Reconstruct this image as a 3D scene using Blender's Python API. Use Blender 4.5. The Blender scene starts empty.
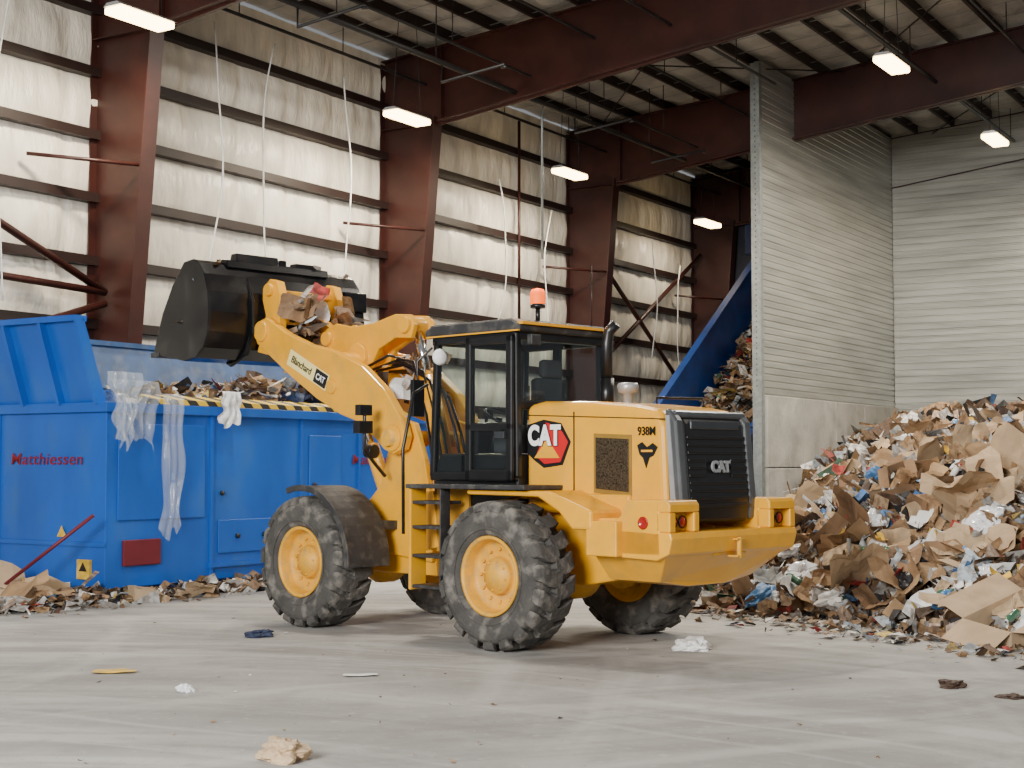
import bpy, bmesh, math, random
from mathutils import Vector, Matrix, noise, Euler
random.seed(7)
C=bpy.context.scene.collection
# ------------------------------------------------------------------ materials
def M(name,col,rough=0.6,metal=0.0,ns=4.0,amt=0.12,bump=0.0,bs=20.0,stretch=(1,1,1),dirt=None,dirt_amt=0.5,coat=0,detail=4):
    m=bpy.data.materials.new(name); m.use_nodes=True; nt=m.node_tree; b=nt.nodes['Principled BSDF']
    tc=nt.nodes.new('ShaderNodeTexCoord'); mp=nt.nodes.new('ShaderNodeMapping'); mp.inputs['Scale'].default_value=stretch
    nt.links.new(tc.outputs['Object'],mp.inputs['Vector'])
    n=nt.nodes.new('ShaderNodeTexNoise'); n.inputs['Scale'].default_value=ns; n.inputs['Detail'].default_value=detail
    nt.links.new(mp.outputs['Vector'],n.inputs['Vector'])
    r=nt.nodes.new('ShaderNodeValToRGB')
    c0=[max(0,c*(1-amt)) for c in col[:3]]+[1]; c1=[min(1,c*(1+amt)) for c in col[:3]]+[1]
    r.color_ramp.elements[0].color=c0; r.color_ramp.elements[0].position=.35
    r.color_ramp.elements[1].color=c1; r.color_ramp.elements[1].position=.65
    nt.links.new(n.outputs['Fac'],r.inputs['Fac'])
    out=r.outputs['Color']
    if dirt:
        n2=nt.nodes.new('ShaderNodeTexNoise'); n2.inputs['Scale'].default_value=ns*1.7; n2.inputs['Detail'].default_value=8
        nt.links.new(mp.outputs['Vector'],n2.inputs['Vector'])
        r2=nt.nodes.new('ShaderNodeValToRGB'); r2.color_ramp.elements[0].position=.5; r2.color_ramp.elements[1].position=.72
        r2.color_ramp.elements[0].color=(0,0,0,1); r2.color_ramp.elements[1].color=(dirt_amt,)*3+(1,)
        nt.links.new(n2.outputs['Fac'],r2.inputs['Fac'])
        mx=nt.nodes.new('ShaderNodeMix'); mx.data_type='RGBA'
        nt.links.new(r2.outputs['Color'],mx.inputs['Factor']); nt.links.new(out,mx.inputs['A']); mx.inputs['B'].default_value=tuple(dirt)+(1,)
        out=mx.outputs['Result']
    nt.links.new(out,b.inputs['Base Color'])
    b.inputs['Roughness'].default_value=rough; b.inputs['Metallic'].default_value=metal
    if coat: b.inputs['Coat Weight'].default_value=coat
    if bump:
        n3=nt.nodes.new('ShaderNodeTexNoise'); n3.inputs['Scale'].default_value=bs; n3.inputs['Detail'].default_value=5
        nt.links.new(mp.outputs['Vector'],n3.inputs['Vector'])
        bp=nt.nodes.new('ShaderNodeBump'); bp.inputs['Strength'].default_value=bump; bp.inputs['Distance'].default_value=.05
        nt.links.new(n3.outputs['Fac'],bp.inputs['Height']); nt.links.new(bp.outputs['Normal'],b.inputs['Normal'])
    return m
def emis(name,col,st,base=None):
    m=M(name,base or col); b=m.node_tree.nodes['Principled BSDF']
    b.inputs['Emission Color'].default_value=tuple(col)+(1,); b.inputs['Emission Strength'].default_value=st
    return m
YEL=M('painted_yellow',(.80,.375,.010),.33,ns=2.5,amt=.07,dirt=(.40,.26,.09),dirt_amt=.3,coat=.35)
YEL2=M('rim_yellow',(.70,.35,.022),.55,ns=6,amt=.12,dirt=(.3,.22,.12),dirt_amt=.6)
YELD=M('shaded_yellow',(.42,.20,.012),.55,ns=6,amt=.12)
BLK=M('black_paint',(.009,.009,.010),.32,ns=5,amt=.2)
DGR=M('dark_grey_plastic',(.028,.028,.03),.55,ns=5,amt=.2,dirt=(.14,.13,.11),dirt_amt=.5)
BUCK=M('worn_black_steel',(.006,.006,.007),.24,.2,ns=2.2,amt=.4,dirt=(.045,.043,.04),dirt_amt=.5,stretch=(1,.6,.8))
RUB=M('dusty_rubber',(.06,.056,.051),.88,ns=4,amt=.25,bump=.3,bs=30,dirt=(.25,.23,.2),dirt_amt=.7)
GREYM=M('grey_trim',(.38,.39,.40),.35,.4)
DTRIM=M('dark_trim',(.05,.054,.06),.25,.3)
SURR=M('grey_surround_paint',(.12,.125,.13),.28,.5)
CHR=M('polished_rod',(.75,.75,.75),.15,1)
WHT=M('white_paint',(.88,.88,.86),.5,amt=.02)
RED=M('red_paint',(.55,.008,.01),.45,amt=.05)
DRED=M('dark_red_paint',(.13,.008,.018),.5,amt=.1)
CREAM=M('cream_label',(.9,.75,.3),.5,amt=.02)
ORG=emis('orange_beacon',(1,.13,.0),1.5,(.8,.12,.0))
TAIL=M('red_lens',(.36,.012,.008),.15)
BLUE=M('blue_machine_paint',(.003,.088,.43),.38,ns=1.2,amt=.14,dirt=(.045,.14,.34),dirt_amt=.4,stretch=(1,1,.5),detail=7)
BLUED=M('dark_blue_paint',(.01,.05,.20),.5,ns=2,amt=.2)
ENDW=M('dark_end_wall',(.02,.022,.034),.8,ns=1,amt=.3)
BLUEG=M('worn_blue_steel',(.026,.078,.21),.5,ns=2,amt=.25,dirt=(.14,.17,.23),dirt_amt=.5)
STEEL=M('oxide_red_steel',(.034,.0072,.0047),.42,ns=1.2,amt=.25,dirt=(.058,.016,.011),dirt_amt=.5)
STEELD=M('dark_oxide_steel',(.014,.0045,.0033),.55,ns=1.5,amt=.2)
PIPE=M('black_pipe',(.008,.007,.007),.5)
INS=M('insulation_film',(.80,.755,.66),.34,ns=1.0,amt=.15,bump=1.0,bs=2.6,stretch=(2.2,1,.8),detail=7)
ROOF=M('roof_insulation_film',(.50,.49,.455),.32,.25,ns=1.0,amt=.2,bump=1.0,bs=4)
CORD=M('white_cord',(.8,.8,.78),.6)
PANEL=M('grey_metal_panel',(.40,.40,.365),.33,.45,ns=1.1,amt=.2,stretch=(.3,.3,4),bump=.06,bs=8)
GALV=M('galvanised_steel',(.30,.33,.33),.4,.5,ns=8,amt=.15)
HOLE=M('post_slot_shadow',(.1,.11,.11),.7)
CONCW=M('cast_concrete',(.44,.43,.39),.85,ns=1.2,amt=.16,bump=.25,bs=12,dirt=(.27,.26,.24),dirt_amt=.6)
CLOTHB=M('seat_fabric',(.045,.045,.05),.9)
CARD=M('cardboard_tan',(.36,.225,.115),.85,ns=2,amt=.25,bump=.2,bs=12,dirt=(.18,.11,.06),dirt_amt=.6)
CARD2=M('cardboard_dark',(.21,.125,.065),.85,ns=2,amt=.28,bump=.2,bs=12)
CARD3=M('cardboard_pale',(.48,.345,.21),.85,ns=2,amt=.2,bump=.2,bs=12,dirt=(.28,.19,.11),dirt_amt=.6)
PAP=M('white_paper',(.78,.78,.76),.8,ns=3,amt=.12,bump=.3,bs=15)
PAPB=M('blue_printed_paper',(.07,.16,.34),.6,ns=9,amt=.8)
PAPR=M('red_printed_paper',(.36,.05,.04),.6,ns=9,amt=.6)
PAPY=M('yellow_printed_paper',(.72,.45,.05),.6,ns=6,amt=.3)
PAPG=M('grey_printed_paper',(.34,.35,.34),.6,ns=9,amt=.5)
DKB=M('wet_brown_waste',(.05,.025,.015),.7)
def film(name,col,alpha,ns=5):
    m=M(name,col,.1,ns=ns,amt=.06,bump=.4,bs=4); nt=m.node_tree; b=nt.nodes['Principled BSDF']
    if alpha<.8:
        tc=nt.nodes.new('ShaderNodeTexCoord'); n=nt.nodes.new('ShaderNodeTexNoise'); n.inputs['Scale'].default_value=1.6; n.inputs['Detail'].default_value=1; n.inputs['Distortion'].default_value=1.0
        nt.links.new(tc.outputs['Object'],n.inputs['Vector']); mr=nt.nodes.new('ShaderNodeMapRange'); mr.inputs[1].default_value=.3; mr.inputs[2].default_value=.75; mr.inputs[3].default_value=alpha*.7; mr.inputs[4].default_value=min(1,alpha*1.4)
        nt.links.new(n.outputs['Fac'],mr.inputs[0]); nt.links.new(mr.outputs[0],b.inputs['Alpha'])
    else: b.inputs['Alpha'].default_value=alpha
    return m
FILM=film('translucent_plastic_film',(.55,.61,.68),.33)
FILMW=film('white_plastic_bag',(.82,.84,.86),.95)
def glass(name,tint,fac):
    m=bpy.data.materials.new(name); m.use_nodes=True; nt=m.node_tree; nt.nodes.clear()
    o=nt.nodes.new('ShaderNodeOutputMaterial'); t=nt.nodes.new('ShaderNodeBsdfTransparent'); g=nt.nodes.new('ShaderNodeBsdfGlossy')
    t.inputs[0].default_value=tint+(1,); g.inputs['Roughness'].default_value=.03; g.inputs['Color'].default_value=(.9,.95,1,1)
    mx=nt.nodes.new('ShaderNodeMixShader'); mx.inputs[0].default_value=fac
    nt.links.new(t.outputs[0],mx.inputs[1]); nt.links.new(g.outputs[0],mx.inputs[2]); nt.links.new(mx.outputs[0],o.inputs[0])
    return m
GLS=glass('tinted_glass',(.72,.79,.78),.07)
def stripes():
    m=M('hazard_stripes',(.8,.55,.03),.5); nt=m.node_tree; b=nt.nodes['Principled BSDF']
    tc=nt.nodes.new('ShaderNodeTexCoord'); w=nt.nodes.new('ShaderNodeTexWave'); w.bands_direction='DIAGONAL'; w.inputs['Scale'].default_value=1.6
    nt.links.new(tc.outputs['Object'],w.inputs['Vector']); r=nt.nodes.new('ShaderNodeValToRGB'); r.color_ramp.interpolation='CONSTANT'
    r.color_ramp.elements[0].color=(.02,.02,.02,1); r.color_ramp.elements[1].color=(.7,.48,.03,1); r.color_ramp.elements[1].position=.5
    nt.links.new(w.outputs['Fac'],r.inputs['Fac']); nt.links.new(r.outputs['Color'],b.inputs['Base Color']); return m
HAZ=stripes()
def wastemat(name,attr):
    m=bpy.data.materials.new(name); m.use_nodes=True; nt=m.node_tree; b=nt.nodes['Principled BSDF']; b.inputs['Roughness'].default_value=.7
    tc=nt.nodes.new('ShaderNodeTexCoord')
    if attr:
        a=nt.nodes.new('ShaderNodeAttribute'); a.attribute_name='Col'
        n=nt.nodes.new('ShaderNodeTexNoise'); n.inputs['Scale'].default_value=14; n.inputs['Detail'].default_value=4; nt.links.new(tc.outputs['Object'],n.inputs['Vector'])
        r=nt.nodes.new('ShaderNodeValToRGB'); r.color_ramp.elements[0].position=.4; r.color_ramp.elements[1].position=.6; r.color_ramp.elements[0].color=(.55,.5,.46,1); r.color_ramp.elements[1].color=(1,1,1,1)
        nt.links.new(n.outputs['Fac'],r.inputs['Fac'])
        mx=nt.nodes.new('ShaderNodeMix'); mx.data_type='RGBA'; mx.blend_type='MULTIPLY'; mx.inputs['Factor'].default_value=1
        nt.links.new(a.outputs['Color'],mx.inputs['A']); nt.links.new(r.outputs['Color'],mx.inputs['B']); nt.links.new(mx.outputs['Result'],b.inputs['Base Color'])
    else:
        v=nt.nodes.new('ShaderNodeTexVoronoi'); v.inputs['Scale'].default_value=9
        nt.links.new(tc.outputs['Object'],v.inputs['Vector']); r=nt.nodes.new('ShaderNodeValToRGB'); r.color_ramp.interpolation='CONSTANT'
        cols=[(.03,.018,.012),(.06,.035,.02),(.10,.08,.07),(.018,.012,.01),(.08,.05,.03),(.12,.11,.1),(.045,.027,.016)]  # bed crumbs, coloured dark to stand for shade in gaps between pieces
        e=r.color_ramp.elements; e[0].color=cols[0]+(1,); e[1].color=cols[1]+(1,); e[1].position=.2
        for i,c in enumerate(cols[2:]): x=e.new(.32+.11*i); x.color=c+(1,)
        nt.links.new(v.outputs['Color'],r.inputs['Fac']); nt.links.new(r.outputs['Color'],b.inputs['Base Color'])
    return m
WATTR=wastemat('mixed_waste_pieces',True); WBASE=wastemat('waste_bed_gap_shade',False)
def floormat():
    m=M('dusty_concrete_floor',(.31,.30,.28),.8,ns=.4,amt=.16,bump=.15,bs=7,dirt=(.24,.23,.21),dirt_amt=.7,detail=9)
    nt=m.node_tree; b=nt.nodes['Principled BSDF']; src=b.inputs['Base Color'].links[0].from_socket
    tc=nt.nodes.new('ShaderNodeTexCoord')
    def mathn(op,a,b_):
        n=nt.nodes.new('ShaderNodeMath'); n.operation=op
        for i,x in enumerate((a,b_)):
            if x is None: continue
            if isinstance(x,(int,float)): n.inputs[i].default_value=x
            else: nt.links.new(x,n.inputs[i])
        return n.outputs[0]
    sep=nt.nodes.new('ShaderNodeSeparateXYZ'); nt.links.new(tc.outputs['Object'],sep.inputs[0])
    dn=nt.nodes.new('ShaderNodeTexNoise'); dn.inputs['Scale'].default_value=.25; dn.inputs['Detail'].default_value=1; nt.links.new(tc.outputs['Object'],dn.inputs['Vector'])
    wob=mathn('MULTIPLY',dn.outputs['Fac'],1.2)
    for cx,cy,fr,lo,hi,fac,col in ((-4,3,1.1,.44,.68,.75,(.50,.49,.46)),(-4,3,4.0,.48,.72,.45,(.21,.20,.185)),(-14,14,1.6,.50,.74,.6,(.50,.49,.46)),(5,1,1.8,.50,.74,.5,(.50,.49,.46)),(-3,22,4.5,.50,.74,.4,(.20,.19,.175)),(-7,2,5.5,.54,.72,.35,(.55,.54,.51))):
        x=mathn('SUBTRACT',sep.outputs[0],cx); y=mathn('SUBTRACT',sep.outputs[1],cy)
        r=mathn('ADD',mathn('SQRT',mathn('ADD',mathn('MULTIPLY',x,x),mathn('MULTIPLY',y,y)),None),wob); a=mathn('ARCTAN2',y,x)
        cb=nt.nodes.new('ShaderNodeCombineXYZ'); nt.links.new(mathn('MULTIPLY',r,fr),cb.inputs[0]); nt.links.new(mathn('MULTIPLY',a,1.5),cb.inputs[1]); cb.inputs[2].default_value=cx+fr
        n=nt.nodes.new('ShaderNodeTexNoise'); n.inputs['Scale'].default_value=1; n.inputs['Detail'].default_value=4; n.inputs['Roughness'].default_value=.5
        nt.links.new(cb.outputs[0],n.inputs['Vector'])
        rp=nt.nodes.new('ShaderNodeMapRange'); rp.interpolation_type='SMOOTHSTEP'; rp.inputs[1].default_value=lo; rp.inputs[2].default_value=hi; rp.inputs[4].default_value=fac
        nt.links.new(n.outputs['Fac'],rp.inputs[0])
        mx=nt.nodes.new('ShaderNodeMix'); mx.data_type='RGBA'
        nt.links.new(rp.outputs[0],mx.inputs['Factor']); nt.links.new(src,mx.inputs['A']); mx.inputs['B'].default_value=col+(1,)
        src=mx.outputs['Result']
    for sc,p0,p1,am,cc in ((26,.62,.74,.5,(.16,.15,.135,1)),(3.0,.55,.72,.5,(.22,.21,.195,1)),(9,.6,.72,.3,(.55,.54,.52,1))):
        n=nt.nodes.new('ShaderNodeTexNoise'); n.inputs['Scale'].default_value=sc; n.inputs['Detail'].default_value=6; nt.links.new(tc.outputs['Object'],n.inputs['Vector'])
        rp=nt.nodes.new('ShaderNodeMapRange'); rp.inputs[1].default_value=p0; rp.inputs[2].default_value=p1; rp.inputs[4].default_value=am
        nt.links.new(n.outputs['Fac'],rp.inputs[0]); mx=nt.nodes.new('ShaderNodeMix'); mx.data_type='RGBA'
        nt.links.new(rp.outputs[0],mx.inputs['Factor']); nt.links.new(src,mx.inputs['A']); mx.inputs['B'].default_value=cc; src=mx.outputs['Result']
    nt.links.new(src,b.inputs['Base Color']); return m
FLOOR=floormat()
# ------------------------------------------------------------------ mesh builder
FR={'W':(0,Vector((0,0,0))),'B':(math.radians(58),Vector((0,0,0))),'L':(math.radians(135.4),Vector((.66,15.56,0)))}
ORI={}
class MB:
    def __init__(s): s.v=[];s.f=[];s.m=[];s.s=[];s.c=[]
    def add(s,vs,fs,mi=0,sm=False,col=None):
        o=len(s.v); s.v+= [tuple(x) for x in vs]
        for f in fs: s.f.append([i+o for i in f]); s.m.append(mi); s.s.append(sm); s.c.append(col)
        return s
    def box(s,lo,hi,mi=0,rot=None):
        c=[(lo[i]+hi[i])/2 for i in range(3)]; h=[(hi[i]-lo[i])/2 for i in range(3)]
        vs=[]
        for x in(-1,1):
            for y in(-1,1):
                for z in(-1,1):
                    p=Vector((x*h[0],y*h[1],z*h[2]))
                    if rot: p=rot@p
                    vs.append(p+Vector(c))
        return s.add(vs,[(0,1,3,2),(4,6,7,5),(0,4,5,1),(2,3,7,6),(0,2,6,4),(1,5,7,3)],mi)
    def prism(s,pts,ax,lo,hi,mi=0,sm=False):
        def P(p,t): return {'y':(p[0],t,p[1]),'x':(t,p[0],p[1]),'z':(p[0],p[1],t)}[ax]
        n=len(pts); vs=[P(p,lo) for p in pts]+[P(p,hi) for p in pts]
        s.add(vs,[list(range(n)),list(range(2*n-1,n-1,-1))],mi)
        o=len(s.v)-2*n
        for i in range(n):
            j=(i+1)%n; s.f.append([o+i,o+j,o+n+j,o+n+i]); s.m.append(mi); s.s.append(sm); s.c.append(None)
        return s
    def lathe(s,prof,org,axis,n=32,mi=0,sm=True,closed=False):
        axis=Vector(axis).normalized(); a=axis.orthogonal().normalized(); b=axis.cross(a); org=Vector(org); vs=[]
        for r,h in prof:
            for k in range(n):
                t=2*math.pi*k/n; vs.append(org+axis*h+(a*math.cos(t)+b*math.sin(t))*r)
        fs=[]
        m=len(prof)
        for i in range(m-1 if not closed else m):
            i2=(i+1)%m
            for k in range(n):
                k2=(k+1)%n; fs.append((i*n+k,i*n+k2,i2*n+k2,i2*n+k))
        return s.add(vs,fs,mi,sm)
    def cyl(s,p0,p1,r,n=16,mi=0,r1=None):
        p0=Vector(p0);p1=Vector(p1);L=(p1-p0).length; r1=r if r1 is None else r1
        s.lathe([(r,0),(r1,L)],p0,p1-p0,n,mi)
        o=len(s.v)-2*n
        s.f.append(list(range(o,o+n))[::-1]); s.m.append(mi); s.s.append(False); s.c.append(None)
        s.f.append(list(range(o+n,o+2*n))); s.m.append(mi); s.s.append(False); s.c.append(None)
        return s
    def tube(s,pts,r,n=8,mi=0):
        pts=[Vector(p) for p in pts]; vs=[]; up=Vector((.3,.2,.93))
        for i,p in enumerate(pts):
            d=(pts[min(i+1,len(pts)-1)]-pts[max(i-1,0)]).normalized(); a=d.cross(up)
            if a.length<.2: a=d.cross(Vector((1,0,0)))
            a.normalize(); b=d.cross(a)
            for k in range(n):
                t=2*math.pi*k/n; vs.append(p+(a*math.cos(t)+b*math.sin(t))*r)
        fs=[]
        for i in range(len(pts)-1):
            for k in range(n):
                k2=(k+1)%n; fs.append((i*n+k,i*n+k2,(i+1)*n+k2,(i+1)*n+k))
        fs.append(list(range(n))[::-1]); fs.append(list(range((len(pts)-1)*n,len(pts)*n)))
        return s.add(vs,fs,mi,True)
def tag(o,label=None,cat=None,group=None,kind=None):
    if label:o['label']=label
    if cat:o['category']=cat
    if group:o['group']=group
    if kind:o['kind']=kind
def fin(mb,name,mats,fr='W',par=None,org=None,label=None,cat=None,group=None,kind=None,bev=0,recalc=True,seg=2):
    if not isinstance(mats,(list,tuple)): mats=[mats]
    if org is None:
        xs=[v[0] for v in mb.v];ys=[v[1] for v in mb.v];zs=[v[2] for v in mb.v]
        org=((min(xs)+max(xs))/2,(min(ys)+max(ys))/2,min(zs))
    org=Vector(org)
    me=bpy.data.meshes.new(name); me.from_pydata([tuple(Vector(v)-org) for v in mb.v],[],mb.f)
    for p,mi,sm in zip(me.polygons,mb.m,mb.s): p.material_index=mi; p.use_smooth=sm
    if any(c is not None for c in mb.c):
        ca=me.color_attributes.new('Col','FLOAT_COLOR','CORNER')
        for p,c in zip(me.polygons,mb.c):
            c=c or (.5,.5,.5)
            for li in p.loop_indices: ca.data[li].color=(c[0],c[1],c[2],1)
    if recalc:
        bm=bmesh.new(); bm.from_mesh(me); bmesh.ops.recalc_face_normals(bm,faces=bm.faces); bm.to_mesh(me); bm.free()
    for m in mats: me.materials.append(m)
    o=bpy.data.objects.new(name,me); C.objects.link(o)
    if par is not None:
        o.parent=par; o.location=org-ORI[par.name]
    else:
        a,b=FR[fr]; o.location=b+Matrix.Rotation(a,3,'Z')@org; o.rotation_euler=(0,0,a)
    ORI[o.name]=org
    if bev:
        md=o.modifiers.new('Bevel','BEVEL'); md.width=bev; md.segments=seg; md.limit_method='ANGLE'; md.angle_limit=math.radians(40)
    tag(o,label,cat,group,kind); return o
def empty(name,fr,org,label,cat,group=None):
    o=bpy.data.objects.new(name,None); C.objects.link(o); a,b=FR[fr]; org=Vector(org)
    o.location=b+Matrix.Rotation(a,3,'Z')@org; o.rotation_euler=(0,0,a); o.empty_display_size=.3; ORI[o.name]=org; tag(o,label,cat,group); return o
def text(s,name,mat,size,pos,xd,up,par=None,fr='W',ext=.004,off=0,shear=0,label=None,cat=None,sx=1,sp=1):
    cu=bpy.data.curves.new(name,'FONT'); cu.body=s; cu.size=size; cu.extrude=ext; cu.offset=off; cu.shear=shear; cu.align_x='CENTER'; cu.align_y='CENTER'; cu.space_character=sp
    t=bpy.data.objects.new('tmp',cu); C.objects.link(t); bpy.context.view_layer.update()
    me=bpy.data.meshes.new_from_object(t.evaluated_get(bpy.context.evaluated_depsgraph_get())); bpy.data.objects.remove(t)
    xd=Vector(xd).normalized(); up=Vector(up).normalized(); nn=xd.cross(up)
    R=Matrix((xd*sx,up,nn)).transposed(); me.transform(R.to_4x4()); me.materials.clear(); me.materials.append(mat)
    o=bpy.data.objects.new(name,me); C.objects.link(o); pos=Vector(pos)
    if par is not None: o.parent=par; o.location=pos-ORI[par.name]
    else:
        a,b=FR[fr]; o.location=b+Matrix.Rotation(a,3,'Z')@pos; o.rotation_euler=(0,0,a)
    ORI[o.name]=pos; tag(o,label,cat); return o
def B2W(u,v,z=0): return Matrix.Rotation(math.radians(58),3,'Z')@Vector((u,v,z))
def W2B(x,y): 
    p=Matrix.Rotation(math.radians(-58),3,'Z')@Vector((x,y,0)); return p.x,p.y
# ------------------------------------------------------------------ building
WV=20.7; U0=10.0; U1=44.6; DV=13.88
def roofz(v): return 11.25+.085*(20-v)
mb=MB(); mb.box((-40,-40,-.2),(60,70,0)); fin(mb,'floor',FLOOR,'W',kind='structure',org=(0,0,0))
GZ=[.9,2.05,3.2,4.35,5.5,6.65,7.8,8.95,10.1]
mb=MB(); nu=300; nz=110; vs=[];fs=[]
for i in range(nu+1):
    u=U0+(U1-U0)*i/nu
    for j in range(nz+1):
        z=11.3*j/nz; ph=((z-.9)/1.15)%1
        bul=.15*math.sin(math.pi*ph)**.6 if 0<ph<1 else 0
        bul*=.8+.45*noise.noise(Vector((u*1.3,z*.4,0)))+.3*noise.noise(Vector((u*2.5,z*.3,4))); seam=abs(math.sin(math.pi*u/1.5)); bul*=min(1,.35+seam*1.8)
        vs.append((u,WV+.02-bul,z))
for i in range(nu):
    for j in range(nz): a=i*(nz+1)+j; fs.append((a,a+1,a+nz+2,a+nz+1))
mb.add(vs,fs,0,True); fin(mb,'wall_left',INS,'B',kind='structure',recalc=False,org=(U0,WV,0))
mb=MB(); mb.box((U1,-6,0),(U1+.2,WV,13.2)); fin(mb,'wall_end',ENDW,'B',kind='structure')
mb=MB(); vs=[];fs=[];nu=60;nv=260; PS=1.1
for i in range(nu+1):
    u=U0-2+(U1-U0+2.2)*i/nu
    for j in range(nv+1):
        v=-6+(WV+6)*j/nv; ph=((v-WV+1)/PS)%1
        vs.append((u,v,roofz(v)+.22-.15*math.sin(math.pi*ph)+.05*noise.noise(Vector((u*1.2,v,0)))))
for i in range(nu):
    for j in range(nv): a=i*(nv+1)+j; fs.append((a,a+1,a+nv+2,a+nv+1))
mb.add(vs,fs,0,True); fin(mb,'ceiling',ROOF,'B',kind='structure',recalc=False,org=(U0,0,11))
for z in GZ:
    mb=MB()
    v0=WV-.24
    mb.prism([(v0,z-.085),(v0,z+.085),(v0+.02,z+.085),(v0+.02,z-.07),(WV+.05,z-.07),(WV+.05,z-.085)],'x',U0,U1-.05)
    fin(mb,'wall_girt',STEELD,'B',label='dark red steel girt along the insulated wall',cat='steel girt',group='horizontal wall girts',org=((U0+U1)/2,v0,z))
v=WV-1.0
while v>-5:
    z=roofz(v)
    mb=MB(); mb.prism([(v-.04,z-.04),(v+.04,z-.04),(v+.04,z+.2),(v-.04,z+.2)],'x',U0-1.5,U1-.05)
    fin(mb,'roof_purlin',STEELD,'B',label='thin dark steel roof purlin above the rafters',cat='roof purlin',group='roof purlins'); v-=PS
for u in [U0+1.0*i for i in range(34)]:
    mb=MB(); 
    mb.add([(u,-5,roofz(-5)+.05),(u+.05,-5,roofz(-5)+.05),(u+.05,WV-.3,roofz(WV)+.05),(u,WV-.3,roofz(WV)+.05)],[(0,1,2,3)])
    fin(mb,'roof_strap',GALV,'B',label='thin metal strap holding roof insulation',cat='strap',group='roof straps')
COLU=[18.65,27.35,36.0,44.2]
def rb(v): return 9.5+.12*(20-v)
def rt(v): return roofz(v)-.05
for i,u in enumerate(COLU):
    mb=MB(); hw=.17; zt=9.7
    vb,vt=WV-.8,WV-1.6
    mb.prism([(WV-.12,0),(vb,0),(vt,zt),(WV-.12,zt+.9)],'x',u-.015,u+.015)
    mb.prism([(vb,0),(vb-.03,0),(vt-.03,zt),(vt,zt)],'x',u-hw,u+hw)
    mb.box((u-hw,WV-.13,0),(u+hw,WV-.1,11.1))
    for z in (2.4,9.55):
        vv=vb+(vt-vb)*z/zt; mb.box((u-hw+.01,vv,z-.01),(u+hw-.01,WV-.12,z+.01))
    mb.box((u-.25,vb-.1,0),(u+.25,WV-.05,.04))
    fin(mb,'steel_column',STEEL,'B',label='tapered oxide-red steel frame column by insulated wall',cat='steel column',group='frame columns',org=(u,WV-.4,0))
    mb=MB(); ve=-5
    mb.prism([(WV-.12,rb(WV)-.1),(WV-.12,rt(WV)),(ve,rt(ve)),(ve,rb(ve))],'x',u-.012,u+.012)
    mb.prism([(vt-.1,rb(vt)),(vt-.1,rb(vt)-.04),(ve,rb(ve)-.04),(ve,rb(ve))],'x',u-hw,u+hw)
    mb.prism([(WV-.12,rt(WV)),(WV-.12,rt(WV)+.03),(ve,rt(ve)+.03),(ve,rt(ve))],'x',u-hw,u+hw)
    for v in (18.9,6.1,0): mb.box((u-hw+.01,v-.012,rb(v)),(u+hw-.01,v+.012,rt(v)))
    fin(mb,'roof_rafter',STEEL,'B',label='deep oxide-red I-beam roof rafter',cat='roof beam',group='roof rafters',org=(u,8,10.5))
    z=7.15; mb=MB(); vv=vb+(vt-vb)*z/zt
    mb.tube([(u-1.7,WV-.26,z+.02),(u,vv,z-.02)],.035); fin(mb,'column_strut',STEEL,'B',label='short red steel brace strut fixed to column',cat='steel strut',group='column struts')
def bar(p,q,r,name,label,cat,mat=STEEL,group=None,n=8):
    mb=MB(); mb.tube([p,q],r,n); return fin(mb,name,mat,'B',label=label,cat=cat,group=group)
for p,q in (((12.0,WV-.45,7.6),(18.5,WV-.55,4.9)),((12,WV-.45,2.6),(18.5,WV-.55,4.7)),((12,WV-.45,5.1),(18.5,WV-.55,4.9)),
            ((36.2,WV-.5,8.2),(43.9,WV-.5,3.4)),((36.2,WV-.5,4.2),(43.9,WV-.5,8.6))):
    bar(p,q,.07,'wall_brace','diagonal red steel brace between columns','steel brace',group='wall braces')
bar((33.0,WV-.3,5.4),(33.0,WV-.3,10.9),.04,'wall_brace','slim upright red steel member on wall','steel brace',group='wall braces')
for ur in (27.35,36.0):
    for v in (16.2,13.0,11.4,8.8,6.2,3.5):
        if v<15 or ur>30: bar((ur+.1,v,rb(v)+.1),(ur+1.4,v,roofz(v)-.05),.035,'flange_brace','diagonal red flange brace from rafter to purlin','steel brace',group='flange braces')
for u0,v0,u1,v1 in ((27.5,19.5,35.8,12.5),(35.8,19.5,27.5,12.5),(27.5,12,35.8,5),(35.8,12,27.5,5),(36.2,12.6,44,6),(44,12.6,36.2,6)):
    bar((u0,v0,roofz(v0)-.14),(u1,v1,roofz(v1)-.14),.018,'roof_rod','thin steel cross-bracing rod under roof','steel rod',PIPE,'roof bracing rods',6)
for v,z,r in ((17.0,10.0,.06),(16.6,10.3,.03),(19.4,10.5,.035),(15.0,10.9,.03),(10.2,11.2,.05),(13.2,10.9,.035),(8.0,11.5,.03),(6.5,11.6,.04),(4.5,11.8,.04)):
    mb=MB(); u1=U1-.8 if v!=13.2 else 33
    mb.tube([(U0,v,z),(u1,v,z)],r)
    uu=U0+1.5
    while uu<u1: mb.tube([(uu,v,z),(uu,v,roofz(v))],.012,6); uu+=3.2
    fin(mb,'sprinkler_pipe',PIPE,'B',label='black sprinkler pipe hung under the roof on rods',cat='pipe',group='sprinkler pipes')
for u in (20,24.5,30,34):
    mb=MB(); mb.tube([(u,17,10),(u,17,9.6),(u,15.5,9.75)],.03); mb.lathe([(0,0),(.06,0),(.06,.03),(0,.03)],(u,15.5,9.68),(0,0,1),10)
    fin(mb,'sprinkler_branch',PIPE,'B',label='black sprinkler drop branch with head',cat='pipe',group='sprinkler branches')
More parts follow.
